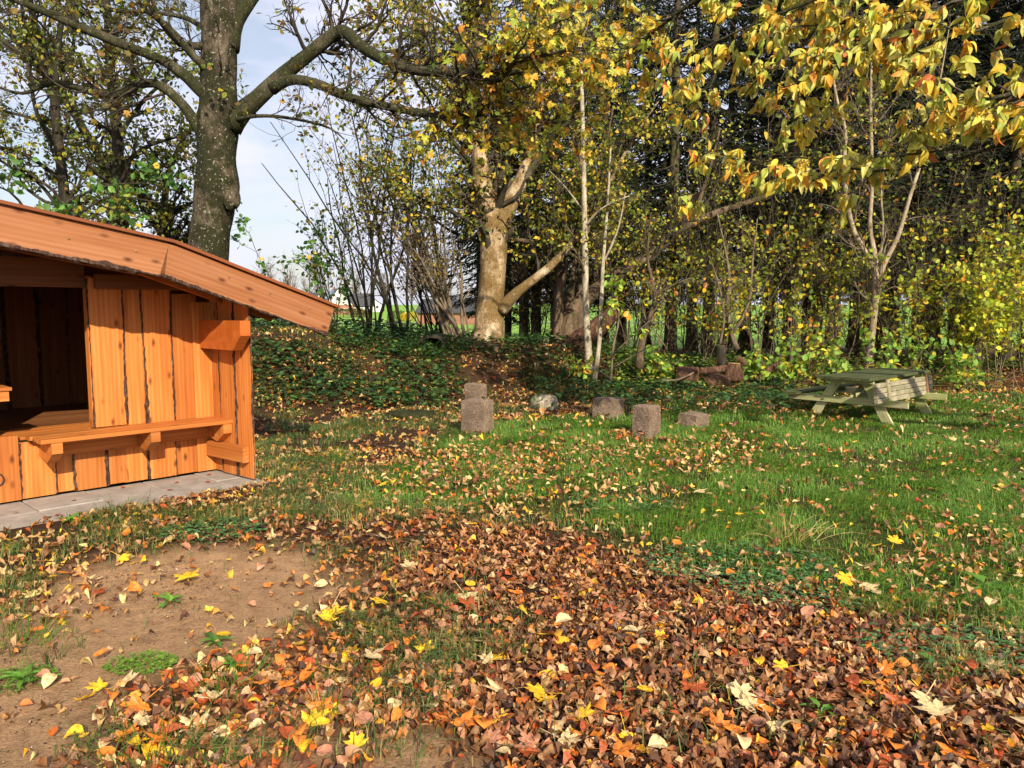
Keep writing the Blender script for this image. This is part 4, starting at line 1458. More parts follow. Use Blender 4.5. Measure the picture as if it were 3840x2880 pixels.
shrub('hazel_bush', 'brown twiggy thicket between the maple and the gnarled tree', (2000, 1300), 19.2, 22, 2.6, (0, 0), .8, 240, (.05, .08), Y_BROWN, r0=.014)
px_tree('young_spruce', 'small dark spruce branch poking out at the left of the pale stems', 'tree',
        [[(1660, 1330, 26), (1655, 1200, 22), (1640, 1000, 16), (1630, 850, 8)]], [18.0], [M_B_DARK], 0, 0, (.1, .1), Y_GREEN, sides=8)

# ---- spruce wood
def spruce_meshes(seed, H_, z0, width, dead=True):
    r = np.random.default_rng(seed)
    K = 7
    rows = []
    z_ = z0
    while z_ < H_ - .3:
        nb = r.integers(6, 9)
        for q in range(nb):
            rows.append((z_ + r.uniform(-.12, .12), r.uniform(0, 6.283)))
        z_ += r.uniform(.26, .38)
    rows = np.array(rows)
    n = len(rows)
    frac = (rows[:, 0] - z0) / (H_ - z0)
    L = width * (1 - frac) ** .75 * r.uniform(.6, 1.1, n) + .15
    L *= np.clip(.55 + frac * 4, 0, 1)
    d0 = np.c_[np.cos(rows[:, 1]), np.sin(rows[:, 1])]
    P = np.zeros((n, K, 3))
    for k in range(K):
        s = k / (K - 1)
        P[:, k, :2] = d0 * (L * s)[:, None]
        P[:, k, 2] = rows[:, 0] - L * (.42 * s - .22 * s * s)
    Rr = (.018 * np.linspace(1, .3, K))[None] * (.5 + L / width)[:, None]
    Vb, Fb = tubes(P, Rr, 4)
    # sprays: thin blades drooping to both sides of each branch
    m = 26
    i = np.repeat(np.arange(n), m)
    f = r.uniform(.12, 1.0, n * m)
    kk = np.clip((f * (K - 1)).astype(int), 0, K - 2)
    ft = (f * (K - 1) - kk)[:, None]
    p = P[i, kk] * (1 - ft) + P[i, kk + 1] * ft
    t = unit(P[i, kk + 1] - P[i, kk])
    side = np.cross(t, [0, 0, 1.0]) * np.where(r.random(n * m) < .5, 1, -1)[:, None]
    d = unit(side * r.uniform(.3, 1.0, (n * m, 1)) + t * .6 + np.array([0, 0, -1.0]) * r.uniform(.1, .8, (n * m, 1)))
    Mx = frame_from(d, r.normal(size=(n * m, 3)) * .6 + [0, 0, .5])
    tpl = (np.array([[0, 0, 0], [.085, .3, .0], [.02, .55, 0], [.07, .8, 0], [0, 1, 0], [-.07, .72, 0], [-.02, .5, 0], [-.085, .25, 0]]),
           np.array([[0, 1, 7], [1, 2, 7], [2, 6, 7], [2, 3, 6], [3, 5, 6], [3, 4, 5]]))
    V0, F0 = tpl
    sz = r.uniform(.16, .42, n * m) * (.6 + .5 * (L / width)[i])
    V = np.einsum('nij,vj->nvi', Mx, V0) * sz[:, None, None] + p[:, None]
    F = (F0[None] + (np.arange(n * m) * len(V0))[:, None, None]).reshape(-1, 3)
    pal = np.array([srgb(26, 36, 22), srgb(33, 44, 26), srgb(22, 30, 20), srgb(42, 48, 27)])  # needle greens lowered to put the crowns' own shade into the colour
    c = pal[r.integers(0, 4, n * m)] * r.uniform(.7, 1.3, (n * m, 1))
    c = np.repeat(c[:, None], len(V0), 1).reshape(-1, 3)
    crown = new_mesh('crown', V.reshape(-1, 3), F, c)
    crown.materials.append(M_NEEDLE)
    # dead lower branches
    nd = 70
    zz_ = r.uniform(.6, z0 + 2.5, nd)
    az = r.uniform(0, 6.283, nd)
    Ld = r.uniform(.5, 1.6, nd)
    D = np.zeros((nd, 5, 3))
    for k in range(5):
        s = k / 4
        D[:, k] = np.c_[np.cos(az) * Ld * s, np.sin(az) * Ld * s, zz_ - Ld * s * .22 + r.normal(0, .02, nd)]
    Vd, Fd = tubes(D, np.full((nd, 5), .008) * np.linspace(1, .3, 5), 3)
    global rng
    keep = rng
    rng = r
    D2, d2 = grow(D, np.full((nd, 5), .006), 380, (.15, .5), (40, 80), 4, -.05, .2, .6, .2, 1, .0022)
    rng = keep
    Ve, Fe = tubes(D2, d2, 3)
    br = new_mesh('branches', np.vstack([Vb, Vd, Ve]), np.vstack([Fb, Fd + len(Vb), Fe + len(Vb) + len(Vd)]))
    br.materials.append(M_B_DARK)
    zs = np.linspace(-.1, H_, 26)
    Lr = np.c_[r.normal(0, .012, 26), r.normal(0, .012, 26), zs, .17 * (1 - zs / H_ * .92) + .01]
    tr = limb_mesh('trunk', Lr, 12, .05, .4, seed)
    tr.materials.append(M_B_SPRUCE)
    return tr, br, crown


SPR = [spruce_meshes(101, 16, 2.3, 2.5), spruce_meshes(102, 18, 2.9, 2.8), spruce_meshes(103, 15, 2.0, 2.3)]
spots = [  # photo x, Y, variant, scale
    (2010, 24.5, 0, .95), (2160, 22.5, 1, .9), (2330, 25, 2, 1.0), (2515, 21.0, 0, 1.0), (2655, 22.0, 1, 1.0), (2590, 27, 2, 1.05), (2790, 24.5, 0, 1.05),
    (2955, 20.6, 2, 1.0), (3025, 23.5, 1, .95), (3118, 20.0, 0, 1.05), (3240, 24.0, 2, 1.1), (3345, 21.8, 1, 1.0), (3440, 20.2, 0, .9), (3500, 25.5, 1, 1.1), (3575, 22.2, 2, 1.05),
    (3655, 24.6, 0, 1.0), (3765, 20.8, 1, .95), (3850, 23.2, 2, 1.05), (3980, 21.5, 0, 1.0), (2880, 28.0, 1, 1.1), (3200, 29.0, 0, 1.15), (3640, 29.5, 2, 1.2), (2420, 29.0, 1, 1.1), (2080, 28.5, 2, 1.0), (4080, 26, 1, 1.1),
    (1905, 21.5, 2, .62), (1800, 23.5, 0, .72), (1965, 20.8, 1, .75), (2260, 20.6, 2, .8), (3300, 26.5, 1, 1.1), (3720, 27, 0, 1.1), (2720, 31, 1, 1.15), (3060, 32, 2, 1.2), (3480, 33, 0, 1.2), (3900, 31, 1, 1.2)]
order = sorted(spots)
ordn = ['first', 'second', 'third', 'fourth', 'fifth', 'sixth', 'seventh', 'eighth', 'ninth', 'tenth', 'eleventh', 'twelfth', 'thirteenth', 'fourteenth', 'fifteenth', 'sixteenth', 'seventeenth',
        'eighteenth', 'nineteenth', 'twentieth', 'twenty-first', 'twenty-second', 'twenty-third', 'twenty-fourth', 'twenty-fifth', 'twenty-sixth', 'twenty-seventh', 'twenty-eighth', 'twenty-ninth', 'thirtieth', 'thirty-first', 'thirty-second', 'thirty-third', 'thirty-fourth', 'thirty-fifth']
for k, (px, Y, v_, s_) in enumerate(order):
    X = (px - 1920) / FPX * Y
    root = thing('spruce_tree', 'dark spruce of the wood behind, %s trunk counted from the left' % ordn[k], 'tree', (X, Y, float(terrain(X, Y)) - .05), 'spruces of the dark wood')
    root.rotation_euler = (0, 0, rng.uniform(0, 6.28))
    root.scale = (s_, s_, s_)
    for nm, me in zip(('trunk', 'branches', 'crown'), SPR[v_]):
        o = link(nm, me, None, root)
        if nm != 'trunk':
            o['kind'] = 'stuff'

# ---- yellow hazel understorey along the edge of the wood
HZ = [  # base px, Y, n stems, height, leaves, palette, lean, label
    ((2520, 1330), 18.6, 10, 3.8, 1500, Y_HAZEL, (.0, -.05), 'thin yellow leafed bush in front of the dark trunks behind the log pile'),
    ((2650, 1320), 17.6, 8, 3.2, 900, Y_HAZEL, (.12, -.1), 'sparse yellow leafed bush right behind the log pile'),
    ((2860, 1330), 18.2, 11, 4.6, 1900, Y_HAZEL, (-.05, -.1), 'tall yellow leafed bush left of the three-forked tree'),
    ((2990, 1370), 17.0, 9, 2.6, 1200, Y_HAZEL, (.1, -.1), 'waist high yellow green bush behind the left end of the picnic table'),
    ((3130, 1370), 18.0, 10, 4.2, 1700, Y_HAZEL, (.0, -.1), 'yellow green bush close on the left of the three-forked tree'),
    ((3380, 1370), 17.6, 10, 3.4, 1700, Y_HAZEL, (.1, -.1), 'yellow green bush close on the right of the three-forked tree'),
    ((3530, 1370), 17.2, 12, 3.6, 2300, Y_HAZEL, (.1, -.12), 'broad yellow green bush right of the picnic table'),
    ((3700, 1370), 16.4, 13, 3.0, 2900, [(5, srgb(196, 200, 56)), (4, srgb(158, 178, 54)), (2, srgb(220, 190, 52))], (.0, -.15), 'bright lemon yellow bush near the right edge'),
    ((3830, 1360), 17.0, 12, 3.6, 2500, [(4, srgb(188, 194, 56)), (4, srgb(146, 170, 54)), (2, srgb(218, 188, 52))], (-.05, -.12), 'bright yellow green bush cut by the right edge'),
    ((3640, 1340), 19.0, 12, 5.2, 2300, Y_HAZEL, (.05, -.05), 'tall olive yellow bush standing behind the lemon yellow one'),
    ((3960, 1340), 18.0, 12, 5.0, 2200, Y_HAZEL, (-.2, -.05), 'tall bush leaning in from beyond the right edge'),
    ((2400, 1330), 19.5, 10, 5.6, 1700, Y_OLIVE, (.05, -.1), 'tall olive leafed bush behind the crooked orange-brown stem'),
    ((3010, 1340), 19.4, 12, 6.4, 2200, Y_OLIVE, (.0, -.1), 'tallest olive leafed bush reaching up among the spruce trunks'),
    ((2700, 1330), 20.0, 12, 6.8, 2000, Y_OLIVE, (.1, -.1), 'tall thin olive bush between log pile and three-forked tree'),
    ((3420, 1340), 19.8, 12, 6.6, 2200, Y_OLIVE, (.0, -.1), 'tall thin olive bush behind the three-forked tree'),
]
for bp, Y, n, h, lv, pal, lean, lab in HZ:
    shrub('hazel_bush', lab, bp, Y, n, h, lean, .75, int(lv * .38), (.085, .14), pal, 'hazel bushes along the wood edge', mat=M_TWIG_PALE, r0=.014, stem_up=.06, wander=.13, hang=.2, lspread=.10)
for bp, Y, n, h, lv, lab in (((2960, 1400), 16.0, 8, 1.1, 190, 'low broad leafed green bush left of the three-forked trunk'),
                             ((3330, 1400), 16.1, 9, 1.5, 240, 'low broad leafed green bush touching the three-forked trunk on the right'),
                             ((3120, 1400), 15.8, 8, 1.0, 170, 'low leafy green bush directly behind the tabletop'),
                             ((2860, 1400), 15.9, 7, .9, 150, 'low green bush right of the log pile'),
                             ((3620, 1430), 15.2, 9, 1.1, 220, 'low green bush right of the folded seat'),
                             ((2470, 1400), 16.2, 8, .8, 170, 'low dark green bush behind the left log')):
    shrub('broadleaf_bush', lab, bp, Y, n, h, (0, -.1), .9, lv, (.10, .17), [(4, srgb(120, 160, 62)), (3, srgb(150, 180, 66)), (1.5, srgb(210, 190, 60))], 'low bushes at the foot of the wood', mat=M_TWIG_PALE, r0=.009, hang=.3, lspread=.05)

for bp, Y, n, h, lab in (((2580, 1330), 19.2, 18, 4.5, 'grey brown bare twig thicket behind the left logs'), ((2900, 1330), 19.0, 20, 5.5, 'tall bare grey twig thicket left of the three-forked tree'),
                         ((3230, 1340), 18.8, 20, 5.0, 'bare twig thicket right behind the three-forked tree'), ((3560, 1340), 18.6, 20, 5.0, 'bare twig thicket right of the three-forked tree'),
                         ((2330, 1320), 19.6, 20, 5.5, 'bare twig thicket between the birch and the crooked stem'), ((3800, 1340), 19.2, 18, 5.0, 'bare twig thicket behind the bright bush at the right edge')):
    shrub('twig_thicket', lab, bp, Y, n, h, (0, -.05), .9, 160, (.06, .10), Y_HAZEL, 'bare thickets inside the wood edge', mat=M_TWIG, r0=.013, stem_up=.05, wander=.16)

# ---- near cherry whose branches hang into the picture at the upper right
Ln = [px_limb(l, list(np.atleast_1d(y_) * 1.3), .1) for l, y_ in (
    ([(5750, 3000, 170), (5770, 2400, 150), (5790, 1400, 135), (5740, 500, 120), (5600, -400, 100), (5400, -1200, 80)], 5.2),
    ([(5745, 600, 90), (4900, 100, 64), (4400, 60, 56), (4050, -60, 42), (3750, -40, 30), (3520, 40, 22), (3330, 140, 15), (3180, 220, 10), (3020, 300, 6), (2930, 330, 4)], [5.2, 5.3, 5.5, 5.8]),
    ([(5760, 900, 80), (4900, 600, 56), (4300, 480, 44), (4000, 400, 30), (3820, 350, 18), (3700, 372, 12), (3600, 340, 8), (3540, 300, 5)], [5.2, 5.0, 5.0]),
    ([(5690, 0, 90), (4900, -500, 66), (4200, -520, 54), (3800, -420, 40), (3500, -260, 28), (3300, -120, 20), (3100, -20, 14), (2900, 60, 10), (2740, 130, 7), (2620, 190, 5), (2520, 260, 4)], [5.2, 5.6, 6.2, 6.8]),
    ([(3560, 30, 16), (3480, 180, 12), (3420, 300, 9), (3420, 420, 7), (3500, 470, 5), (3560, 440, 3)], [5.6, 5.5]),
    ([(3980, 420, 22), (3760, 520, 12), (3560, 560, 9), (3400, 580, 6), (3300, 590, 4)], [5.1, 5.6]),
    ([(4000, -50, 26), (3800, 60, 16), (3640, 120, 10), (3540, 100, 6)], [5.5, 5.2]),
    ([(3200, -70, 14), (3050, 120, 10), (2960, 240, 8), (2960, 330, 6), (3030, 400, 4)], [6.4, 6.2]),
    ([(3300, -120, 16), (3260, 60, 11), (3230, 180, 8), (3260, 280, 5)], [6.2, 6.0]),
    ([(5500, -800, 70), (4700, -1000, 60), (4000, -900, 50), (3400, -500, 36), (3000, -250, 26), (2700, -60, 18), (2500, 80, 12), (2360, 200, 8), (2240, 280, 5)], [5.2, 6, 7, 8.2]),
    ([(3100, -300, 24), (2950, -60, 16), (2800, 120, 12), (2700, 260, 8), (2620, 360, 5), (2560, 420, 4)], [6.8, 7.6, 8]),
    ([(2900, -190, 22), (2600, -120, 16), (2350, -30, 11), (2150, 60, 7), (2020, 110, 4)], [7.2, 8, 8.6]),
    ([(3300, -450, 26), (3200, -150, 16), (3100, 60, 12), (2980, 200, 8), (2840, 300, 6), (2760, 400, 4)], [7, 7.2, 7.4]),
    ([(4300, -300, 30), (3900, -150, 22), (3600, -40, 15), (3350, 60, 10), (3150, 90, 7), (2950, 100, 4)], [5.6, 5.8, 6.2]),
    ([(3900, -300, 26), (3600, -130, 18), (3400, -40, 12), (3200, 10, 9), (3000, 0, 7), (2800, 30, 5), (2620, 70, 4)], [5.9, 6.4, 6.8]),
    ([(3560, -260, 18), (3440, -20, 12), (3390, 110, 8), (3410, 220, 5)], [5.8, 5.7]),
    ([(3900, -120, 18), (3700, 0, 12), (3560, 60, 8), (3440, 40, 5)], [5.3, 5.4]),
    ([(4200, 300, 34), (3700, 560, 14), (3300, 640, 9), (3000, 590, 7), (2860, 610, 5), (2740, 650, 4), (2640, 690, 3)], [5.2, 5.8, 6.4]))]
b_ = Ln[0][0, :3]
near = thing('cherry_tree', 'near tree standing out of frame, its pale yellow long leaves hanging in at upper right', 'tree', (b_[0], b_[1], -.02))
add_limbs(near, Ln, [M_B_CHERRY, M_B_LIMB], 14, .3, .05, 9)
Pn, Rn = stack_limbs([L[int(len(L) * .45):] for L in Ln[1:]], 16)
N1, n1 = grow(Pn, Rn, 300, (.2, .72), (25, 60), 6, -.02, .16, .55, .1, 1.0, .0028, bias=(-.1, 0, .0))
N2, n2 = grow(N1, n1, 760, (.1, .28), (25, 60), 4, -.05, .2, .65, .2, 1.0, .002)
add_twigs(near, [(N1, n1, 5), (N2, n2, 4)])
CH = []
for k, (cu, fo, tw_) in enumerate(((.25, .07, .0), (.45, .1, .12), (.1, .12, -.1), (.35, .02, .1), (.6, .1, 0))):
    CH.append(oval_leaf(.205, cu, fo, 6, tw_))
srcs = np.concatenate([N1[:, [1, 2, 3, 4, 5]], np.concatenate([N2, N2[:, -1:]], 1)])
NL = 5200
npos, ntan = pick(srcs, NL, .35, 1.0)
nd = unit(ntan * .55 + rng.normal(size=(NL, 3)) * .38 + np.array([0, -.12, -.75]))
nn = rng.normal(size=(NL, 3)) * .8 + np.array([.1, -.55, .4])
nM = frame_from(nd, nn)
nS = rng.uniform(.085, .155, NL)
nC = palette(NL, Y_CHERRY)
# the leaves in view, largest first, are parts of their own; the rest one mass
dd = npos - np.array([0, 0, EYE])
zc = dd @ FW
ux, uy = dd[:, 0] / zc * FPX + 1920, 1440 - dd @ UP / zc * FPX
score = nS / zc * ((ux > -40) & (ux < 3880) & (uy > -60)) + 1e-6
rank = np.argsort(-score)
leaf_meshes = {}
for q in rank[:300]:
    key = (int(q) % 5, int(q // 5) % 14)
    if key not in leaf_meshes:
        V0, F0 = CH[key[0]]
        c = palette(1, Y_CHERRY)
        shade = np.repeat(c, len(V0), 0) * (1 + rng.normal(0, .08, (len(V0), 1)))
        leaf_meshes[key] = new_mesh('leaf', V0, F0, np.clip(shade, .01, .9))
        leaf_meshes[key].materials.append(M_LEAF)
    o = link('leaf', leaf_meshes[key], None, near)
    Mq = Matrix([[*(nM[q][r_] * nS[q]), npos[q][r_] - near.location[r_]] for r_ in range(3)] + [[0, 0, 0, 1]])
    o.matrix_basis = Mq
rest = rank[300:]
add_leaves(near, [scatter(CH[k], npos[rest[k::5]], nM[rest[k::5]], nS[rest[k::5]], nC[rest[k::5]]) for k in range(5)])
# ------------------------------------------------------------------ logs and dead wood
def log(name, label, pts, Y, mat, end_mat=None, rough=.14, group=None, seed=0):
    L = px_limb(pts, Y, .06)
    o = thing(name, label, 'log', L[0, :3], group)
    L2 = L.copy()
    L2[:, :3] -= np.array(o.location)
    link('log_wood', limb_mesh('log_wood', L2, 14, rough, 0, seed), mat, o)
    for e, nb in ((0, 1), (-1, -2)):
        d = unit(L2[e, :3] - L2[nb, :3])
        q = np.array([[*(L2[e, :3] - d * .02), L2[e, 3] * .93], [*(L2[e, :3] + d * .006), L2[e, 3] * .9]])
        link('cut_end', limb_mesh('cut_end', q, 14, rough * .5, 0, seed), end_mat or M_CUTWOOD, o)
    return o


LG = 'rotting logs heaped at the wood edge'
log('rotten_log', 'short thick dark log with pale streaks at the left of the heap', [(2540, 1412, 76), (2580, 1411, 78), (2618, 1410, 74)], [15.6, 15.5], M_ROTWOOD, group=LG, seed=1)
log('rotten_log', 'long thin log lying across the middle of the heap', [(2622, 1392, 26), (2680, 1388, 28), (2730, 1380, 26)], [15.7, 15.6], M_ROTWOOD, group=LG, seed=2)
log('rotten_log', 'upright reddish split stump at the right of the heap', [(2748, 1425, 74), (2750, 1390, 66), (2752, 1362, 54)], [15.6, 15.6], M_ROTWOOD, M_CUTWOOD, .25, LG, 3)
log('rotten_log', 'dark charred looking log low in front of the heap', [(2650, 1438, 52), (2690, 1432, 60), (2730, 1440, 56)], [15.3, 15.3], M_ROTWOOD, group=LG, rough=.25, seed=4)
log('rotten_log', 'freshly split pale yellow billet on top of the heap', [(2765, 1342, 22), (2790, 1356, 22), (2795, 1372, 16)], [15.7, 15.6], M_CUTWOOD, M_CUTWOOD, .15, LG, 5)
log('rotten_log', 'dark round stump standing behind the heap', [(2705, 1372, 40), (2704, 1330, 38), (2703, 1296, 36)], [16.4, 16.4], M_B_DARK, M_ROTWOOD, .12, LG, 6)
log('rotten_log', 'slanting broken pole right of the heap', [(2838, 1420, 24), (2880, 1388, 22), (2922, 1358, 16)], [15.8, 16.0], M_ROTWOOD, M_CUTWOOD, .12, LG, 7)
log('rotten_log', 'low orange-brown log by the left end of the picnic table', [(2910, 1395, 36), (2960, 1384, 36), (2995, 1380, 30)], [16.2, 16.2], M_CUTWOOD, M_CUTWOOD, .2, LG, 8)
log('rotten_log', 'pale dead stick lying left of the heap', [(2480, 1426, 7), (2540, 1424, 7), (2600, 1398, 5)], [15.1, 15.2], M_TWIG_PALE, M_TWIG_PALE, .1, LG, 9)
log('rotten_log', 'dark wet branch lying in the leaf litter before the shelter', [(1290, 1985, 26), (1350, 1972, 30), (1420, 1962, 22), (1460, 1958, 10)], [5.65, 5.8], M_ROTWOOD, M_ROTWOOD, .2, 'sticks on the ground', 10)
hol = thing('hollow_log', 'short hollow log with a black opening on top of the bank', 'log', at(1620, 1318, 15.6))
th = np.linspace(0, 2 * math.pi, 18, endpoint=False)
Vh, Fh = [], []
for (yy, rr_) in ((.5, .26), (0, .27), (-.02, .20), (.4, .17)):
    for k_, t_ in enumerate(th):
        j_ = 1 + .1 * math.sin(t_ * 3 + yy) + rng.uniform(-.04, .04)
        Vh.append([math.cos(t_) * rr_ * j_, yy, math.sin(t_) * rr_ * j_ + .10])
n = len(th)
for l in range(3):
    for s in range(n):
        Fh.append([l * n + s, l * n + (s + 1) % n, (l + 1) * n + (s + 1) % n, (l + 1) * n + s])
Vh.append([0, .4, .1])
ho = link('log_wood', new_mesh('log_wood', np.array(Vh), [np.array(Fh), np.array([[3 * n + s, 3 * n + (s + 1) % n, len(Vh) - 1] for s in range(n)])]), M_B_DARK, hol)
# twiggy dead canes along the right-hand wood edge
b0 = []
for k in range(420):
    X = rng.uniform(3.0, 12.5)
    Y = rng.uniform(15.0, 17.2)
    b0.append([X, Y, float(terrain(X, Y))])
b0 = np.array(b0)
n = len(b0)
P = np.zeros((n, 6, 3))
P[:, 0] = b0
d = unit(rng.normal(size=(n, 3)) * [1, .6, .3] + [0, -.1, .75])
for m in range(1, 6):
    d = unit(d + rng.normal(size=(n, 3)) * .18 + [0, 0, -.17])
    P[:, m] = P[:, m - 1] + d * rng.uniform(.08, .2, (n, 1))
V, F = tubes(P, np.full((n, 6), .0055) * np.linspace(1, .5, 6), 3)
cc = palette(n, [(3, srgb(150, 104, 66)), (2, srgb(178, 138, 92)), (2, srgb(104, 72, 48))])
o = link('dead_canes', new_mesh('dead_canes', V, F, np.repeat(cc, 18, 0)), M_LEAF)
tag(o, 'tangle of dead brown canes along the foot of the wood', 'undergrowth', kind='stuff')

# ------------------------------------------------------------------ plants on the bank
def ground_pts(n, x0, x1, y0, y1):
    return rng.uniform(x0, x1, n), rng.uniform(y0, y1, n)


def in_view(x, y, m=.3):
    return np.abs(x) < y * .6655 + m


def clear_of_shelter(x, y):
    d = np.stack([x - C0[0], y - C0[1]], -1)
    u_ = d @ U[:2]
    v_ = d @ Vv[:2]
    return ~((u_ < .12) & (v_ > -2.6) & (v_ < .93 - .16 * vnoise(u_, v_, 2.2, 3)))


def nettle_weight(x, y):
    w = sstep(11.6, 13.2, y) * (1 - sstep(18.5, 20, y))
    w = w * (.55 + .7 * (1 - sstep(-2.6, -.2, x)))
    return w * (fbm(x, y, .8, 91) > .40)


xs, ys = ground_pts(42000, -8, 5.5, 11, 19)
kp = (rng.random(len(xs)) < nettle_weight(xs, ys)) & in_view(xs, ys) & clear_of_shelter(xs, ys)
xs, ys = xs[kp], ys[kp]
n = len(xs)
hh = rng.uniform(.02, .30, n) * (.4 + fbm(xs, ys, 1.1, 93))
pos = np.stack([xs, ys, terrain(xs, ys) + hh], 1)
V, F, Cc = scatter(LEAF4, pos, rot_random(n, .55), rng.uniform(.06, .12, n), palette(n, [(4, srgb(58, 92, 46)), (3, srgb(74, 110, 50)), (2, srgb(44, 72, 40)), (.6, srgb(110, 130, 54))]))
tag(link('bank_nettles', new_mesh('bank_nettles', V, F, Cc), M_LEAF), 'dark green nettles and brambles covering the bank', 'ground cover', kind='stuff')
# green growth along the right-hand wood edge
xs, ys = ground_pts(16000, 2, 13, 14.6, 19)
kp = (rng.random(len(xs)) < .8 * sstep(14.6, 15.8, ys) * (fbm(xs, ys, .9, 95) > .45)) & in_view(xs, ys)
xs, ys = xs[kp], ys[kp]
n = len(xs)
pos = np.stack([xs, ys, terrain(xs, ys) + rng.uniform(.03, .5, n) * fbm(xs, ys, .8, 96)], 1)
V, F, Cc = scatter(LEAF4, pos, rot_random(n, .6), rng.uniform(.05, .12, n), palette(n, [(3, srgb(96, 128, 50)), (2, srgb(130, 152, 56)), (2, srgb(66, 92, 42)), (1, srgb(190, 170, 60))]))
tag(link('wood_edge_herbs', new_mesh('wood_edge_herbs', V, F, Cc), M_LEAF), 'green herbs and bramble leaves at the foot of the wood', 'ground cover', kind='stuff')

# ------------------------------------------------------------------ grass
BL = []
for k in range(6):
    b1, b2 = random.uniform(.1, .6), random.uniform(.4, 1.25)
    BL.append((np.array([[-.5, 0, 0], [.5, 0, 0], [-.4, b1 * .55, .52 - b1 * .1], [.4, b1 * .55, .52 - b1 * .1], [0, b2, .95 - b2 * .42]]), np.array([[0, 1, 3], [0, 3, 2], [2, 3, 4]])))


def grass_weight(x, y):
    g = soft(GRASS, x, y, .45, 131)
    l = soft(LITTER, x, y, .3, 11)
    s = np.maximum(soft(SAND1, x, y, .17, 1), soft(SAND2, x, y, .17, 5))
    patch = fbm(x, y, .9, 141)
    w = .62 * sstep(.33, .56, patch) + g * (.45 + .6 * sstep(.3, .6, patch))
    w = w * (1 - l) + l * np.maximum(.03, .7 * sstep(.56, .68, patch))
    w = w * (1 - s) + s * (.006 + .2 * sstep(.66, .74, patch))
    w *= 1 - .8 * sstep(15.0, 17.0, y)
    return np.clip(w, 0, 1)


def blades(n, y0, y1, wdt, ln, seed):
    xm = y1 * .6655 + .4
    x, y = rng.uniform(-xm, xm, n), rng.uniform(y0, y1, n)
    # clump
    k = in_view(x, y) & clear_of_shelter(x, y)
    x, y = x[k], y[k]
    k = rng.random(len(x)) < grass_weight(x, y) * (.25 + .95 * (vnoise(x, y, 3.2, 151) > .38))
    x, y = x[k], y[k]
    n = len(x)
    yaw = vnoise(x, y, 1.4, 153) * 9 + rng.normal(0, .9, n)
    c, s = np.cos(yaw), np.sin(yaw)
    L = rng.uniform(*ln, n) * (.55 + .8 * vnoise(x, y, 1.1, 155))
    W = rng.uniform(*wdt, n)
    g = soft(GRASS, x, y, .45, 131)
    col = palette(n, [(4, srgb(104, 146, 46)), (3, srgb(84, 128, 42)), (2, srgb(132, 166, 58)), (1, srgb(62, 98, 38)), (.5, srgb(176, 160, 90))])
    dull = palette(n, [(3, srgb(84, 112, 48)), (2, srgb(110, 130, 58)), (2, srgb(66, 88, 42)), (1.2, srgb(168, 148, 92))])
    gm = (g > rng.random(n) * .9)[:, None]
    col = np.where(gm, col, dull)
    out = []
    zt = terrain(x, y) - .006
    for q in range(6):
        i = np.arange(q, n, 6)
        V0, F0 = BL[q]
        m = len(i)
        Vx = V0[None, :, 0] * W[i, None]
        Vy = V0[None, :, 1] * L[i, None]
        Vz = V0[None, :, 2] * L[i, None]
        px_ = c[i, None] * Vx - s[i, None] * Vy + x[i, None]
        py_ = s[i, None] * Vx + c[i, None] * Vy + y[i, None]
        V = np.stack([px_, py_, Vz + zt[i, None]], -1).reshape(-1, 3)
        F = (F0[None] + (np.arange(m) * 5)[:, None, None]).reshape(-1, 3)
        shade = np.array([.75, .75, 1, 1, 1.1])
        C_ = (col[i][:, None, :] * shade[None, :, None] ** 0).reshape(-1, 3)
        out.append((V, F, C_))
    return merge(out)


V, F, Cc = merge([blades(150000, 2.6, 6.5, (.003, .0055), (.05, .17), 1), blades(230000, 6.5, 11, (.004, .007), (.04, .14), 2), blades(160000, 11, 16.5, (.006, .011), (.04, .13), 3)])
tag(link('grass', new_mesh('grass', V, F, Cc), M_GRASS), 'short tufted green grass of the clearing', 'grass', kind='stuff')

# pale dry grass tuft, clover patches, ground weeds
def tuft(name, label, px, py, n, ln, pal, wd=(.003, .005), spread=.12, cat='grass tuft', out=.5, grp=None):
    b_ = G(px, py)
    q = rng.normal(size=(n, 2)) * spread * .5
    root = np.c_[b_[0] + q[:, 0], b_[1] + q[:, 1]]
    zt = terrain(root[:, 0], root[:, 1])
    P = np.zeros((n, 5, 3))
    P[:, 0] = np.c_[root, zt]
    d = unit(np.c_[q / spread * 1.2 * out + rng.normal(size=(n, 2)) * .35 * out, np.full(n, .9)])
    L = rng.uniform(*ln, n)[:, None]
    for m in range(1, 5):
        d = unit(d + rng.normal(size=(n, 3)) * .1 + np.array([0, 0, -.22 * out * m * .5]))
        P[:, m] = P[:, m - 1] + d * L / 4
    V, F = tubes(P, rng.uniform(*wd, n)[:, None] * np.linspace(.6, .15, 5)[None], 3)
    cc = np.repeat(palette(n, pal), 15, 0)
    zb = float(terrain(b_[0], b_[1]))
    o = thing(name, label, cat, (b_[0], b_[1], zb), grp)
    bl = link('blades', new_mesh('blades', V - np.array([b_[0], b_[1], zb]), F, cc), M_GRASS, o)
    bl['kind'] = 'stuff'
    return o


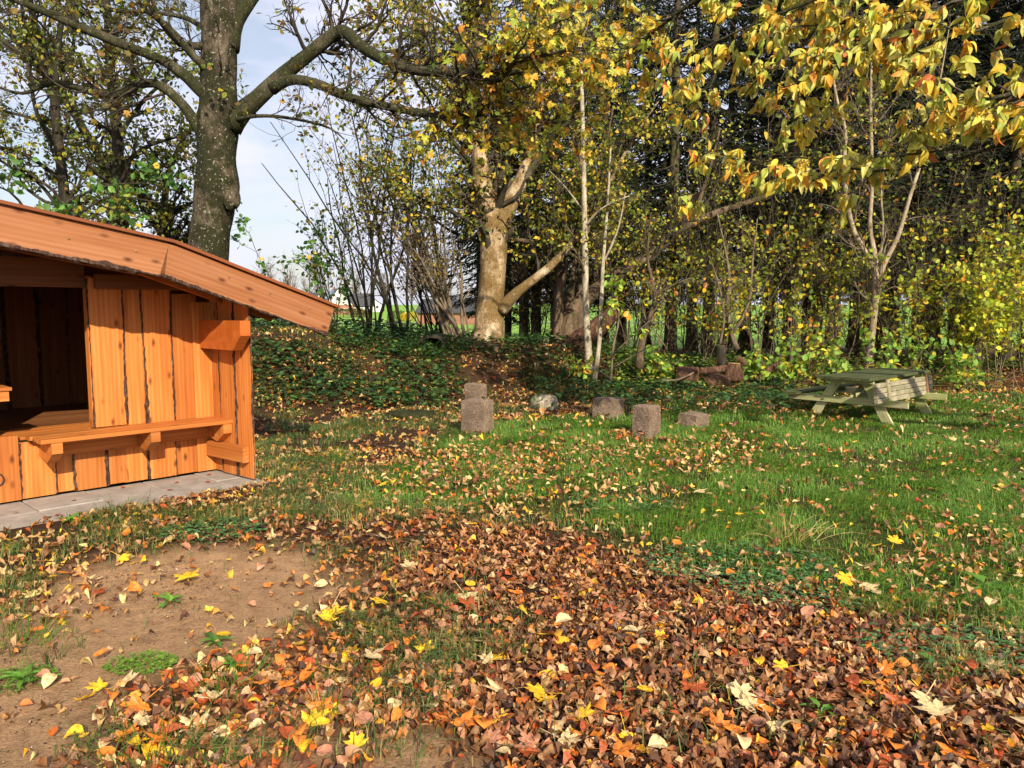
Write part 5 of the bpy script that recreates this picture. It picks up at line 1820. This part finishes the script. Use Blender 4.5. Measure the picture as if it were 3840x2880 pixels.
DRY = [(3, srgb(196, 166, 104)), (2, srgb(170, 140, 84)), (1, srgb(214, 188, 130))]
GRN = [(3, srgb(96, 138, 46)), (2, srgb(76, 114, 40)), (1, srgb(130, 158, 60))]
tuft('grass_tuft', 'dry straw coloured grass tuft between the litter and the lawn', 2960, 2020, 46, (.14, .36), DRY, spread=.18, out=.8, grp='grass tufts')
tuft('grass_tuft', 'green grass tuft at the left edge beside the bare soil', 40, 2420, 90, (.06, .2), GRN, spread=.26, grp='grass tufts')
tuft('grass_tuft', 'green grass tuft among leaves at the bottom, left of centre', 560, 2860, 80, (.08, .2), GRN, spread=.26, grp='grass tufts')
tuft('grass_tuft', 'small dark green tuft in the dense leaf litter at the bottom', 1225, 2700, 36, (.06, .14), GRN, spread=.1, grp='grass tufts')
tuft('grass_tuft', 'green tuft right below the bare soil patch', 850, 2590, 60, (.08, .18), GRN, spread=.18, grp='grass tufts')
tuft('grass_tuft', 'green tuft beside the low hollow right of the shelter', 1240, 1740, 80, (.12, .3), GRN, spread=.25, grp='grass tufts')
tuft('grass_tuft', 'dry mixed grass tuft in front of the leftmost stone seat', 1820, 1800, 70, (.12, .32), DRY + GRN, spread=.3, out=.8, grp='grass tufts')
tuft('grass_tuft', 'grass tuft growing at the paving edge', 440, 1905, 50, (.07, .18), GRN, spread=.2, grp='grass tufts')
tuft('grass_tuft', 'tall grass tuft on the slope left of the farther stone seat', 1590, 1470, 70, (.2, .5), GRN, spread=.4, grp='grass tufts')


def clover(name, label, px, py, n, rad, pal, size=(.014, .026), hmax=.07):
    b_ = G(px, py)
    r_ = np.sqrt(rng.random(n)) * rad
    a_ = rng.uniform(0, 6.283, n)
    x, y = b_[0] + np.cos(a_) * r_ * 1.5, b_[1] + np.sin(a_) * r_
    zt = terrain(x, y)
    z = zt + rng.uniform(.008, hmax, n)
    parts = []
    yaw = rng.uniform(0, 6.283, n)
    for q in range(3):
        t_ = yaw + q * 2.094
        d = np.c_[np.cos(t_), np.sin(t_), rng.normal(.05, .15, n)]
        Mx = frame_from(d, np.c_[rng.normal(0, .2, (n, 2)), np.ones(n)])
        parts.append(scatter(LEAF4, np.c_[x, y, z], Mx, rng.uniform(*size, n), palette(n, pal)))
    V, F, C_ = merge(parts)
    o = link(name, new_mesh(name, V, F, C_), M_LEAF)
    tag(o, label, 'clover', kind='stuff')


CLV = [(3, srgb(84, 128, 74)), (2, srgb(104, 146, 84)), (1, srgb(66, 104, 60))]
clover('clover_patch', 'blue-green clover patch between the leaf litter and the lawn', 2780, 2130, 900, .42, CLV)
clover('clover_patch', 'clover patch left of the dry straw tuft', 2320, 1900, 420, .3, CLV)
clover('clover_patch', 'clover patch in the litter below the lawn edge', 3000, 2230, 420, .3, CLV)
clover('clover_patch', 'clover patch before the paving, right of the shelter bench', 800, 2010, 520, .26, CLV)
clover('clover_patch', 'bright green chickweed cushion on the bare soil', 530, 2510, 340, .11, [(3, srgb(116, 156, 50)), (1, srgb(92, 134, 44))], (.008, .016), .03)
clover('clover_patch', 'small chickweed patch at the lower left corner of the bare soil', 60, 2560, 200, .12, [(3, srgb(116, 156, 50)), (1, srgb(92, 134, 44))], (.01, .018), .03)
clover('clover_patch', 'clover patch at the lower right among brown leaves', 3560, 2450, 360, .3, CLV)


def rosette(label, px, py, n, L, seed):
    b_ = G(px, py)
    zb = float(terrain(b_[0], b_[1]))
    t_ = thing('weed_rosette', label, 'weed', (b_[0], b_[1], zb), 'low weeds on the bare ground')
    V0, F0 = oval_leaf(.16, .35, .04, 6, 0, .9)
    for k in range(n):
        a_ = k / n * 6.283 + rng.uniform(-.3, .3)
        d = np.array([[math.cos(a_), math.sin(a_), rng.uniform(.2, .7)]])
        Mq = frame_from(d, np.array([[0, 0, 1.0]]))[0]
        c = palette(1, [(2, srgb(104, 150, 52)), (1, srgb(84, 128, 46))])
        s_ = L * rng.uniform(.7, 1.1)
        link('leaf', new_mesh('leaf', (V0 @ Mq.T) * s_ + [0, 0, .005], F0, np.repeat(c, len(V0), 0)), M_LEAF, t_)


rosette('green weed rosette in the middle of the bare soil', 640, 2265, 9, .10, 1)
rosette('green weed rosette at the lower end of the bare soil patch', 810, 2430, 8, .10, 2)
rosette('green weed rosette at the left edge of the bare soil', 90, 2560, 10, .11, 3)
rosette('green weed rosette beside the paving edge', 270, 1965, 9, .12, 4)
rosette('green dandelion rosette among brown leaves at the lower left', 880, 2510, 8, .11, 5)
rosette('green dandelion rosette in brown leaves near the lower right', 3520, 2530, 8, .12, 6)
rosette('broad leafed dock rosette at the lawn edge near the right', 3730, 2230, 9, .2, 7)
rosette('small green rosette in brown leaves right of centre', 3080, 2690, 7, .09, 8)

# ------------------------------------------------------------------ fallen leaves
L_BROWN = [(5, srgb(142, 92, 54)), (5, srgb(106, 68, 42)), (4.4, srgb(170, 118, 74)), (3.6, srgb(76, 48, 32)), (3.2, srgb(190, 144, 98)), (1.8, srgb(170, 82, 38)), (1.2, srgb(206, 118, 42)), (.6, srgb(220, 166, 52)), (.7, srgb(206, 172, 118))]
OV = [oval_leaf(random.uniform(.22, .40), random.uniform(-.7, 1.3), random.uniform(.0, .4), 4, random.uniform(-.5, .5), .55) for k in range(16)]
MP = [maple_leaf(random.uniform(.15, .7), 40 + k) for k in range(6)]


def litter_weight(x, y):
    l = soft(LITTER, x, y, .3, 11)
    s = np.maximum(soft(SAND1, x, y, .17, 1), soft(SAND2, x, y, .17, 5))
    g = soft(GRASS, x, y, .45, 131)
    patch = fbm(x, y, .8, 171)
    w = .10 + .38 * patch
    w = w * (1 - g) + g * (.05 + .18 * sstep(.42, .68, patch))
    w = np.where(y > 11.5, w * 1.7, w)
    w = w * (1 - l) + l * (.55 + .45 * sstep(.3, .55, patch))
    w = w * (1 - s) + s * (.02 + .09 * sstep(.5, .75, patch))
    return w


def litter(n, y0, y1, size, maple, lift):
    xm = y1 * .6655 + .4
    x, y = rng.uniform(-xm, xm, n), rng.uniform(y0, y1, n)
    k = in_view(x, y) & clear_of_shelter(x, y)
    x, y = x[k], y[k]
    k = rng.random(len(x)) < litter_weight(x, y)
    x, y = x[k], y[k]
    n = len(x)
    deep = soft(LITTER, x, y, .3, 11)
    gz = soft(GRASS, x, y, .45, 131) * (1 - deep)
    z = terrain(x, y) + .006 + rng.random(n) * lift * (.35 + .65 * deep) + gz * rng.uniform(.01, .075, n)
    pos = np.c_[x, y, z]
    isM = rng.random(n) < maple
    cols = palette(n, L_BROWN)
    pale = palette(n, [(3, srgb(196, 150, 96)), (2.4, srgb(214, 182, 122)), (2, srgb(160, 108, 64)), (1.4, srgb(206, 128, 56)), (1, srgb(222, 178, 60)), (1.2, srgb(120, 76, 46))])
    cols = np.where((rng.random(n) < .8 * (1 - deep))[:, None], pale, cols)
    parts = []
    idx = np.arange(n)
    for q in range(16):
        i = idx[(~isM) & (idx % 16 == q)]
        parts.append(scatter(OV[q], pos[i], rot_random(len(i), .36), rng.uniform(*size, len(i)), cols[i]))
    for q in range(6):
        i = idx[isM & (idx % 6 == q)]
        parts.append(scatter(MP[q], pos[i], rot_random(len(i), .35), rng.uniform(size[0] * 1.6, size[1] * 2.0, len(i)), cols[i]))
    return merge(parts)


V, F, Cc = merge([litter(36000, 2.5, 5.0, (.022, .062), .07, .022), litter(44000, 5.0, 9.0, (.03, .068), .09, .025), litter(36000, 9.0, 17.5, (.045, .09), .14, .05)])
tag(link('leaf_litter', new_mesh('leaf_litter', V, F, Cc), M_LITTER), 'thick carpet of brown fallen leaves over the ground', 'leaf litter', kind='stuff')

# crumbs of soil and small stones on the bare patches
OCT = (np.array([[1, 0, 0], [-1, 0, 0], [0, 1, 0], [0, -1, 0], [0, 0, .7], [0, 0, -.7]]), np.array([[0, 2, 4], [2, 1, 4], [1, 3, 4], [3, 0, 4], [2, 0, 5], [1, 2, 5], [3, 1, 5], [0, 3, 5]]))
xs, ys = ground_pts(26000, -3.6, 1.2, 2.4, 5.4)
s_ = np.maximum(soft(SAND1, xs, ys, .3, 1), soft(SAND2, xs, ys, .25, 5))
kp = (rng.random(len(xs)) < s_ * (.2 + .8 * (fbm(xs, ys, 2.2, 181) > .5))) & in_view(xs, ys)
xs, ys = xs[kp], ys[kp]
n = len(xs)
V, F, Cc = scatter(OCT, np.c_[xs, ys, terrain(xs, ys) - .008], rot_random(n, .8), .0012 + .007 * rng.random(n) ** 3.5, palette(n, [(4, srgb(140, 108, 80)), (3, srgb(110, 82, 60)), (2, srgb(70, 50, 38)), (.5, srgb(196, 180, 156))]))
tag(link('soil_crumbs', new_mesh('soil_crumbs', V, F, Cc), M_LITTER), 'crumbs of soil and grit on the bare ground', 'soil', kind='stuff')

# the leaves that show largest lie on top, each its own object
KIND = {
    'yellow': srgb(236, 184, 40), 'orange': srgb(222, 128, 44), 'pale tan': srgb(220, 190, 136), 'russet': srgb(178, 86, 44), 'pinkish brown': srgb(190, 130, 98)}
FM = {}
for cn, cv in KIND.items():
    for k in range(3):
        V0, F0 = maple_leaf(random.uniform(.15, .45), 70 + k)
        sh_ = 1 + rng.normal(0, .10, (len(V0), 1))
        FM['maple', cn, k] = new_mesh('fallen_leaf', V0, F0, np.clip(cv * sh_, .01, .9))
        V0, F0 = oval_leaf(random.uniform(.32, .42), random.uniform(-.3, .6), random.uniform(.03, .16), 6, random.uniform(-.2, .2), .12)
        sh_ = 1 + rng.normal(0, .10, (len(V0), 1))
        FM['oval', cn, k] = new_mesh('fallen_leaf', V0, F0, np.clip(cv * sh_, .01, .9))
for me in FM.values():
    me.materials.append(M_LITTER)


def zone_of(px, py, x, y):
    if inpoly(np.array([x]), np.array([y]), SAND1)[0] or inpoly(np.array([x]), np.array([y]), SAND2)[0]:
        return 'on bare sandy soil'
    if inpoly(np.array([x]), np.array([y]), LITTER)[0]:
        return 'on brown litter, %s half' % ('left' if px < 1920 else 'right')
    if inpoly(np.array([x]), np.array([y]), GRASS)[0]:
        return 'in grass %s' % ('by the stone seats' if px < 2700 else 'below the picnic table')
    return 'beside the shelter paving' if px < 1300 else 'on rough grass left of stone seats'


def fallen(shape, cn, px, py, size, yaw=None, tilt=.22):
    x, y = G(px, py)[:2]
    o = link('fallen_leaf', FM[shape, cn, random.randrange(3)], None)
    o.location = (x, y, float(terrain(x, y)) + .03 + random.uniform(0, .015) + (.04 if inpoly(np.array([x]), np.array([y]), GRASS)[0] else 0))
    o.rotation_euler = (random.gauss(0, tilt), random.gauss(0, tilt), random.uniform(0, 6.28) if yaw is None else yaw)
    o.scale = (size, size, size * random.uniform(.7, 1.2))
    FALLEN.append((cn, 'lobed maple' if shape == 'maple' else 'small oval', zone_of(px, py, x, y), px, o))


FALLEN = []
SPOT = [('maple', 'yellow', 705, 2185, .21), ('maple', 'pale tan', 1245, 2310, .17), ('oval', 'orange', 1215, 2330, .08), ('oval', 'pale tan', 1145, 2320, .08), ('maple', 'yellow', 1370, 2380, .12), ('maple', 'yellow', 1420, 2375, .11),
        ('oval', 'yellow', 2125, 2455, .09), ('maple', 'pale tan', 1740, 2250, .21), ('maple', 'russet', 1790, 2310, .2), ('maple', 'pale tan', 1350, 2510, .2), ('maple', 'yellow', 1290, 2540, .17), ('oval', 'pale tan', 985, 2490, .08),
        ('oval', 'orange', 1060, 2490, .08), ('maple', 'orange', 1060, 2620, .14), ('oval', 'orange', 680, 2595, .08), ('oval', 'orange', 350, 2500, .07), ('maple', 'yellow', 320, 2655, .12), ('oval', 'orange', 1810, 2635, .07), ('maple', 'pale tan', 3230, 2160, .2),
        ('maple', 'pale tan', 3225, 2230, .15), ('maple', 'pale tan', 2645, 2150, .15), ('maple', 'pale tan', 2430, 2170, .16), ('maple', 'pale tan', 2610, 1865, .16), ('maple', 'yellow', 3310, 1880, .16), ('maple', 'yellow', 3350, 2065, .14),
        ('oval', 'yellow', 3180, 1940, .08), ('maple', 'pale tan', 2960, 1870, .14), ('oval', 'pale tan', 2175, 2290, .08), ('oval', 'orange', 2270, 2720, .08), ('oval', 'orange', 2800, 2820, .08), ('oval', 'orange', 2840, 2700, .08),
        ('maple', 'pale tan', 3550, 2740, .2), ('maple', 'pale tan', 1905, 2620, .16), ('oval', 'yellow', 1175, 2810, .09), ('oval', 'orange', 1130, 2800, .09), ('maple', 'yellow', 480, 2830, .13), ('oval', 'yellow', 670, 2860, .08),
        ('maple', 'orange', 480, 2780, .13), ('oval', 'orange', 1540, 2420, .07), ('oval', 'yellow', 1390, 2620, .07), ('oval', 'pale tan', 1230, 2210, .08), ('oval', 'pale tan', 1300, 2215, .07), ('oval', 'orange', 600, 2260, .06),
        ('oval', 'orange', 480, 2220, .08), ('maple', 'pinkish brown', 3390, 2440, .18), ('maple', 'pinkish brown', 2840, 2470, .16), ('maple', 'yellow', 2960, 2530, .12), ('oval', 'yellow', 2850, 2530, .08), ('maple', 'orange', 3170, 2310, .14),
        ('oval', 'pale tan', 1150, 2000, .1), ('oval', 'orange', 1240, 1990, .09), ('maple', 'yellow', 450, 2100, .12), ('oval', 'orange', 470, 2030, .08), ('oval', 'pale tan', 955, 1980, .08), ('oval', 'orange', 210, 2160, .08), ('maple', 'orange', 280, 2095, .1),
        ('oval', 'orange', 1490, 1700, .11), ('maple', 'yellow', 1480, 1585, .13), ('maple', 'pale tan', 1660, 1780, .17), ('maple', 'yellow', 1430, 1850, .15), ('maple', 'yellow', 2080, 1705, .14), ('oval', 'yellow', 1985, 1590, .13),
        ('maple', 'pale tan', 1820, 2440, .17), ('maple', 'pinkish brown', 2300, 2330, .18), ('maple', 'russet', 2600, 2600, .17), ('oval', 'yellow', 2080, 2580, .08), ('oval', 'yellow', 2070, 2270, .07)]
for s_ in SPOT:
    fallen(*s_)
names = list(KIND)
k = 0
while k < 300 - len(SPOT):
    px, py = random.uniform(30, 3810), 1650 + 1220 * random.random() ** .8
    x, y = G(px, py)[:2]
    if not clear_of_shelter(np.array([x]), np.array([y]))[0]:
        continue
    if random.random() > float(litter_weight(np.array([x]), np.array([y]))[0]) * 1.2 + .08:
        continue
    mp = random.random() < .3
    cn = random.choices(names, [2.2, 3.2, 2.4, 2.2, 2.6])[0]
    fallen('maple' if mp else 'oval', cn, px, py, random.uniform(.10, .18) if mp else random.uniform(.055, .09))
    k += 1
ordw = ['first', 'second', 'third', 'fourth', 'fifth', 'sixth', 'seventh', 'eighth', 'ninth', 'tenth', 'eleventh', 'twelfth', 'thirteenth', 'fourteenth', 'fifteenth', 'sixteenth', 'seventeenth', 'eighteenth', 'nineteenth']
tens = ['', '', 'twent', 'thirt', 'fort', 'fift']


def ordinal(k):
    if k <= 19:
        return ordw[k - 1]
    return tens[k // 10] + ('ieth' if k % 10 == 0 else 'y-' + ordw[k % 10 - 1])


sets = {}
for f_ in FALLEN:
    sets.setdefault(f_[:3], []).append(f_)
for (cn, shp, zn), fs in sets.items():
    for k, f_ in enumerate(sorted(fs, key=lambda q: q[3])):
        lab = '%s %s leaf %s' % (cn, shp, zn) if len(fs) == 1 else '%s from left of %s %s leaves %s' % (ordinal(k + 1), cn, shp, zn)
        tag(f_[4], lab, 'fallen leaf', 'large fallen leaves lying loose on the ground')
# dead leaves on the paving
kp_ = 0
for (uu, vv_) in ((-1.85, .45), (-1.62, .75), (-1.4, .35), (-1.2, .6), (-.95, .12), (-.7, .55), (-.5, .3), (-.3, .45), (-.12, .2)):
    o = link('paving_leaf', FM['oval', 'russet', random.randrange(3)], None)
    p_ = sh(uu, vv_, .006)
    o.location = tuple(p_)
    o.rotation_euler = (random.gauss(0, .05), random.gauss(0, .05), random.uniform(0, 6.28))
    s_ = random.uniform(.04, .07)
    o.scale = (s_, s_, s_ * .5)
    kp_ += 1
    tag(o, '%s from left of the small withered leaves on the grey paving' % ordinal(kp_), 'fallen leaf', 'withered leaves on the paving')

# ------------------------------------------------------------------ houses far behind
M_BRICK = mat_plain('red_brick', (.32, .15, .10), .85, .2, .15, 3)
M_WHITE = mat_plain('white_render', (.72, .70, .66), .8, .2, .05, 2)
M_TILE = mat_plain('dark_roof_tile', (.06, .06, .065), .7, .3, .2, 2)
M_SOLAR = mat_plain('solar_glass', (.10, .14, .24), .15, .6, .15, .5)
M_GLASS = mat_plain('window_glass', (.05, .06, .07), .1, .6, .1, 1)
M_FRAME = mat_plain('window_frame', (.7, .7, .68), .5)


def boxm(name, mat, parent, lo, hi):
    lo, hi = np.array(lo, float), np.array(hi, float)
    V = np.array([[(lo, hi)[a][0], (lo, hi)[b][1], (lo, hi)[c][2]] for a in (0, 1) for b in (0, 1) for c in (0, 1)])
    F = np.array([[0, 1, 3, 2], [4, 6, 7, 5], [0, 4, 5, 1], [2, 3, 7, 6], [0, 2, 6, 4], [1, 5, 7, 3]])
    return link(name, new_mesh(name, V, F), mat, parent)


def house(label, px, Y, w, d, hw, hr, yaw, wall=None, gable=None, solar=False, chimney=True, base=None):
    X = (px - 1920) / FPX * Y
    zb = float(terrain(X, Y)) if base is None else base
    h = thing('house', label, 'house', (X, Y, zb))
    h.rotation_euler = (0, 0, yaw)
    a, b = w / 2, d / 2     # ridge along local y, gables face -y
    boxm('wall', wall or M_BRICK, h, (-a, -b, -.5), (a, b, hw))
    for s in (-1, 1):
        V = np.array([[-a, s * b, hw], [a, s * b, hw], [0, s * b, hw + hr], [-a, s * (b - .3), hw], [a, s * (b - .3), hw], [0, s * (b - .3), hw + hr]])
        link('gable', new_mesh('gable', V, [np.array([[0, 1, 2], [3, 5, 4]]), np.array([[0, 3, 4, 1], [1, 4, 5, 2], [2, 5, 3, 0]])]), gable or wall or M_BRICK, h)
    for s in (-1, 1):
        n_ = unit(np.array([s * hr, 0, a]))
        e0 = np.array([s * (a + .4), 0, hw - .4 * hr / a])
        e1 = np.array([0, 0, hw + hr])
        V = []
        for off in (.02, .22):
            for y_ in (-b - .4, b + .4):
                V += [e0 + n_ * off + [0, y_, 0], e1 + n_ * off + [0, y_, 0]]
        F = np.array([[0, 1, 3, 2], [4, 6, 7, 5], [0, 4, 5, 1], [2, 3, 7, 6], [0, 2, 6, 4], [1, 5, 7, 3]])
        rf = link('roof', new_mesh('roof', np.array(V), F), M_TILE, h)
        if s == -1 and chimney:
            boxm('chimney', M_BRICK, rf, (-.35, b * .4, hw + hr - .2), (.35, b * .4 + .7, hw + hr + .7))
        if solar and s == solar:
            for i in range(4):
                for j in range(3):
                    V = []
                    for off in (.24, .30):
                        for (fy, fe) in ((0, 0), (0, 1), (1, 1), (1, 0)):
                            yy = -b + .3 + (d - .6) * (i + .04 + fy * .92) / 4
                            ee = e0 + (e1 - e0) * (.08 + .86 * (j + .04 + fe * .92) / 3)
                            V.append(ee + n_ * off + [0, yy, 0])
                    link('solar_panel', new_mesh('solar_panel', np.array(V), np.array([[4, 5, 6, 7], [0, 1, 5, 4], [1, 2, 6, 5], [2, 3, 7, 6], [3, 0, 4, 7]])), M_SOLAR, rf)
    for (wx, wz, ww, wh) in ((0, hw + hr * .25, 1.3, 1.1), (-a * .5, 1.2, 1.2, 1.2), (a * .5, 1.2, 1.2, 1.2)):
        wo = boxm('window', M_FRAME, h, (wx - ww / 2, -b - .05, wz), (wx + ww / 2, -b + .03, wz + wh))
        boxm('pane', M_GLASS, wo, (wx - ww / 2 + .1, -b - .07, wz + .1), (wx + ww / 2 - .1, -b - .055, wz + wh - .1))
    return h


house('red brick house with pale gable top and blue solar panels on its roof', 1262, 232, 8.6, 12, 3.4, 4.6, R(20), gable=M_WHITE, solar=-1, base=-.4)
house('low house with black tiled roof and small red chimney', 1345, 250, 8, 9, 2.2, 3.8, R(96), wall=M_WHITE)
house('grey roofed house just above the shelter roof end', 1130, 262, 9, 14, 2.8, 3.6, R(75), wall=M_WHITE)
house('long red brick bungalow with dark roof glimpsed left of the maple trunk', 1700, 150, 7, 12, 2.3, 2.4, R(74), chimney=False)
house('small cream house far behind the thin dark stems', 1400, 300, 7, 10, 2.8, 2.6, R(10), wall=M_WHITE)

# clipped hedges, garden bushes and a road marker
def leaf_mound(name, label, px, Y, size, n, pal, ls):
    X = (px - 1920) / FPX * Y
    zb = float(terrain(X, Y))
    t_ = thing(name, label, 'hedge', (X, Y, zb))
    d = unit(rng.normal(size=(n, 3)))
    d[:, 2] = np.abs(d[:, 2])
    p = np.sign(d) * np.abs(d) ** .6 * np.array(size) * rng.uniform(.8, 1.03, (n, 1))
    V, F, C_ = scatter(LEAF4, p, rot_random(n, 1.2), rng.uniform(*ls, n), palette(n, pal))
    o = link('foliage', new_mesh('foliage', V, F, C_), M_LEAF, t_)
    o['kind'] = 'stuff'
    st_ = np.array([[0, 0, -.2, .12], [0, 0, size[2] * .4, .1], [0, 0, size[2] * .8, .04]])
    link('trunk', limb_mesh('trunk', st_, 8, .05), M_B_DARK, t_)


leaf_mound('garden_hedge', 'brown hedge before the solar roofed house', 1290, 205, (7, 1.6, 2.4), 2600, [(2, srgb(120, 112, 70)), (2, srgb(140, 120, 76)), (1, srgb(96, 104, 60))], (.3, .6))
leaf_mound('garden_bush', 'golden yellow garden bush by the road', 1560, 176, (3.6, 1.5, 2.1), 1500, [(3, srgb(214, 190, 60)), (2, srgb(190, 176, 60))], (.25, .5))
leaf_mound('garden_bush', 'green garden hedge left of the golden bush', 1490, 182, (2.2, 1.2, 2.4), 1200, [(3, srgb(120, 150, 60)), (2, srgb(96, 130, 56))], (.25, .5))
X = (1474 - 1920) / FPX * 140
mk = thing('marker_post', 'thin white marker post beside the distant road', 'road marker', (X, 140, float(terrain(X, 140))))
boxm('post', M_WHITE, mk, (-.07, -.05, -.1), (.07, .05, 1.05))
boxm('reflector', M_IRON, mk, (-.05, -.06, .75), (.05, -.051, .92))

# bare trees on the skyline
for k, (px, Y, h, lab) in enumerate(((1085, 300, 17, 'bare skyline tree above the shelter roof end, leftmost'), (1165, 310, 18, 'bare skyline tree behind the grey roof'), (1205, 290, 15, 'ivy dark bare tree left of the solar roof'),
                                     (1330, 305, 15, 'bare skyline tree right of the solar roof'), (1440, 330, 14, 'bare skyline tree behind the thin dark stems'), (1545, 300, 14, 'bare brown skyline tree left of the bungalow'),
                                     (1010, 300, 16, 'bare skyline tree hidden partly by the great trunk'), (1640, 320, 15, 'bare brown skyline tree over the bungalow roof'))):
    X = (px - 1920) / FPX * Y
    zb = float(terrain(X, Y))
    t_ = thing('skyline_tree', lab, 'tree', (X, Y, zb), 'bare trees on the skyline')
    L = np.array([[0, 0, -.3, .4], [.1, 0, h * .3, .32], [.2, .1, h * .65, .2], [.1, 0, h, .06]])
    L = resample(L, 14)
    link('trunk', limb_mesh('trunk', L, 8, .05, .2, k), M_B_DARK, t_)
    Q0, q0 = L[None, :, :3], L[None, :, 3]
    Q1, q1 = grow(Q0, q0, 24, (h * .25, h * .5), (30, 60), 6, .25, .15, .5, .25, .95, .05)
    Q2, q2 = grow(Q1, q1, 140, (h * .1, h * .25), (25, 60), 5, .2, .2, .6, .15, 1, .035)
    Q3, q3 = grow(Q2, q2, 420, (h * .05, h * .12), (25, 60), 4, .1, .2, .7, .15, 1, .025)
    V, F = tubes(Q1, q1, 4)
    V2, F2 = tubes(Q2, q2, 3)
    V3, F3 = tubes(Q3, q3, 3)
    o = link('crown', new_mesh('crown', np.vstack([V, V2, V3]), np.vstack([F, F2 + len(V), F3 + len(V) + len(V2)])), M_TWIG_PALE, t_)
    o['kind'] = 'stuff'
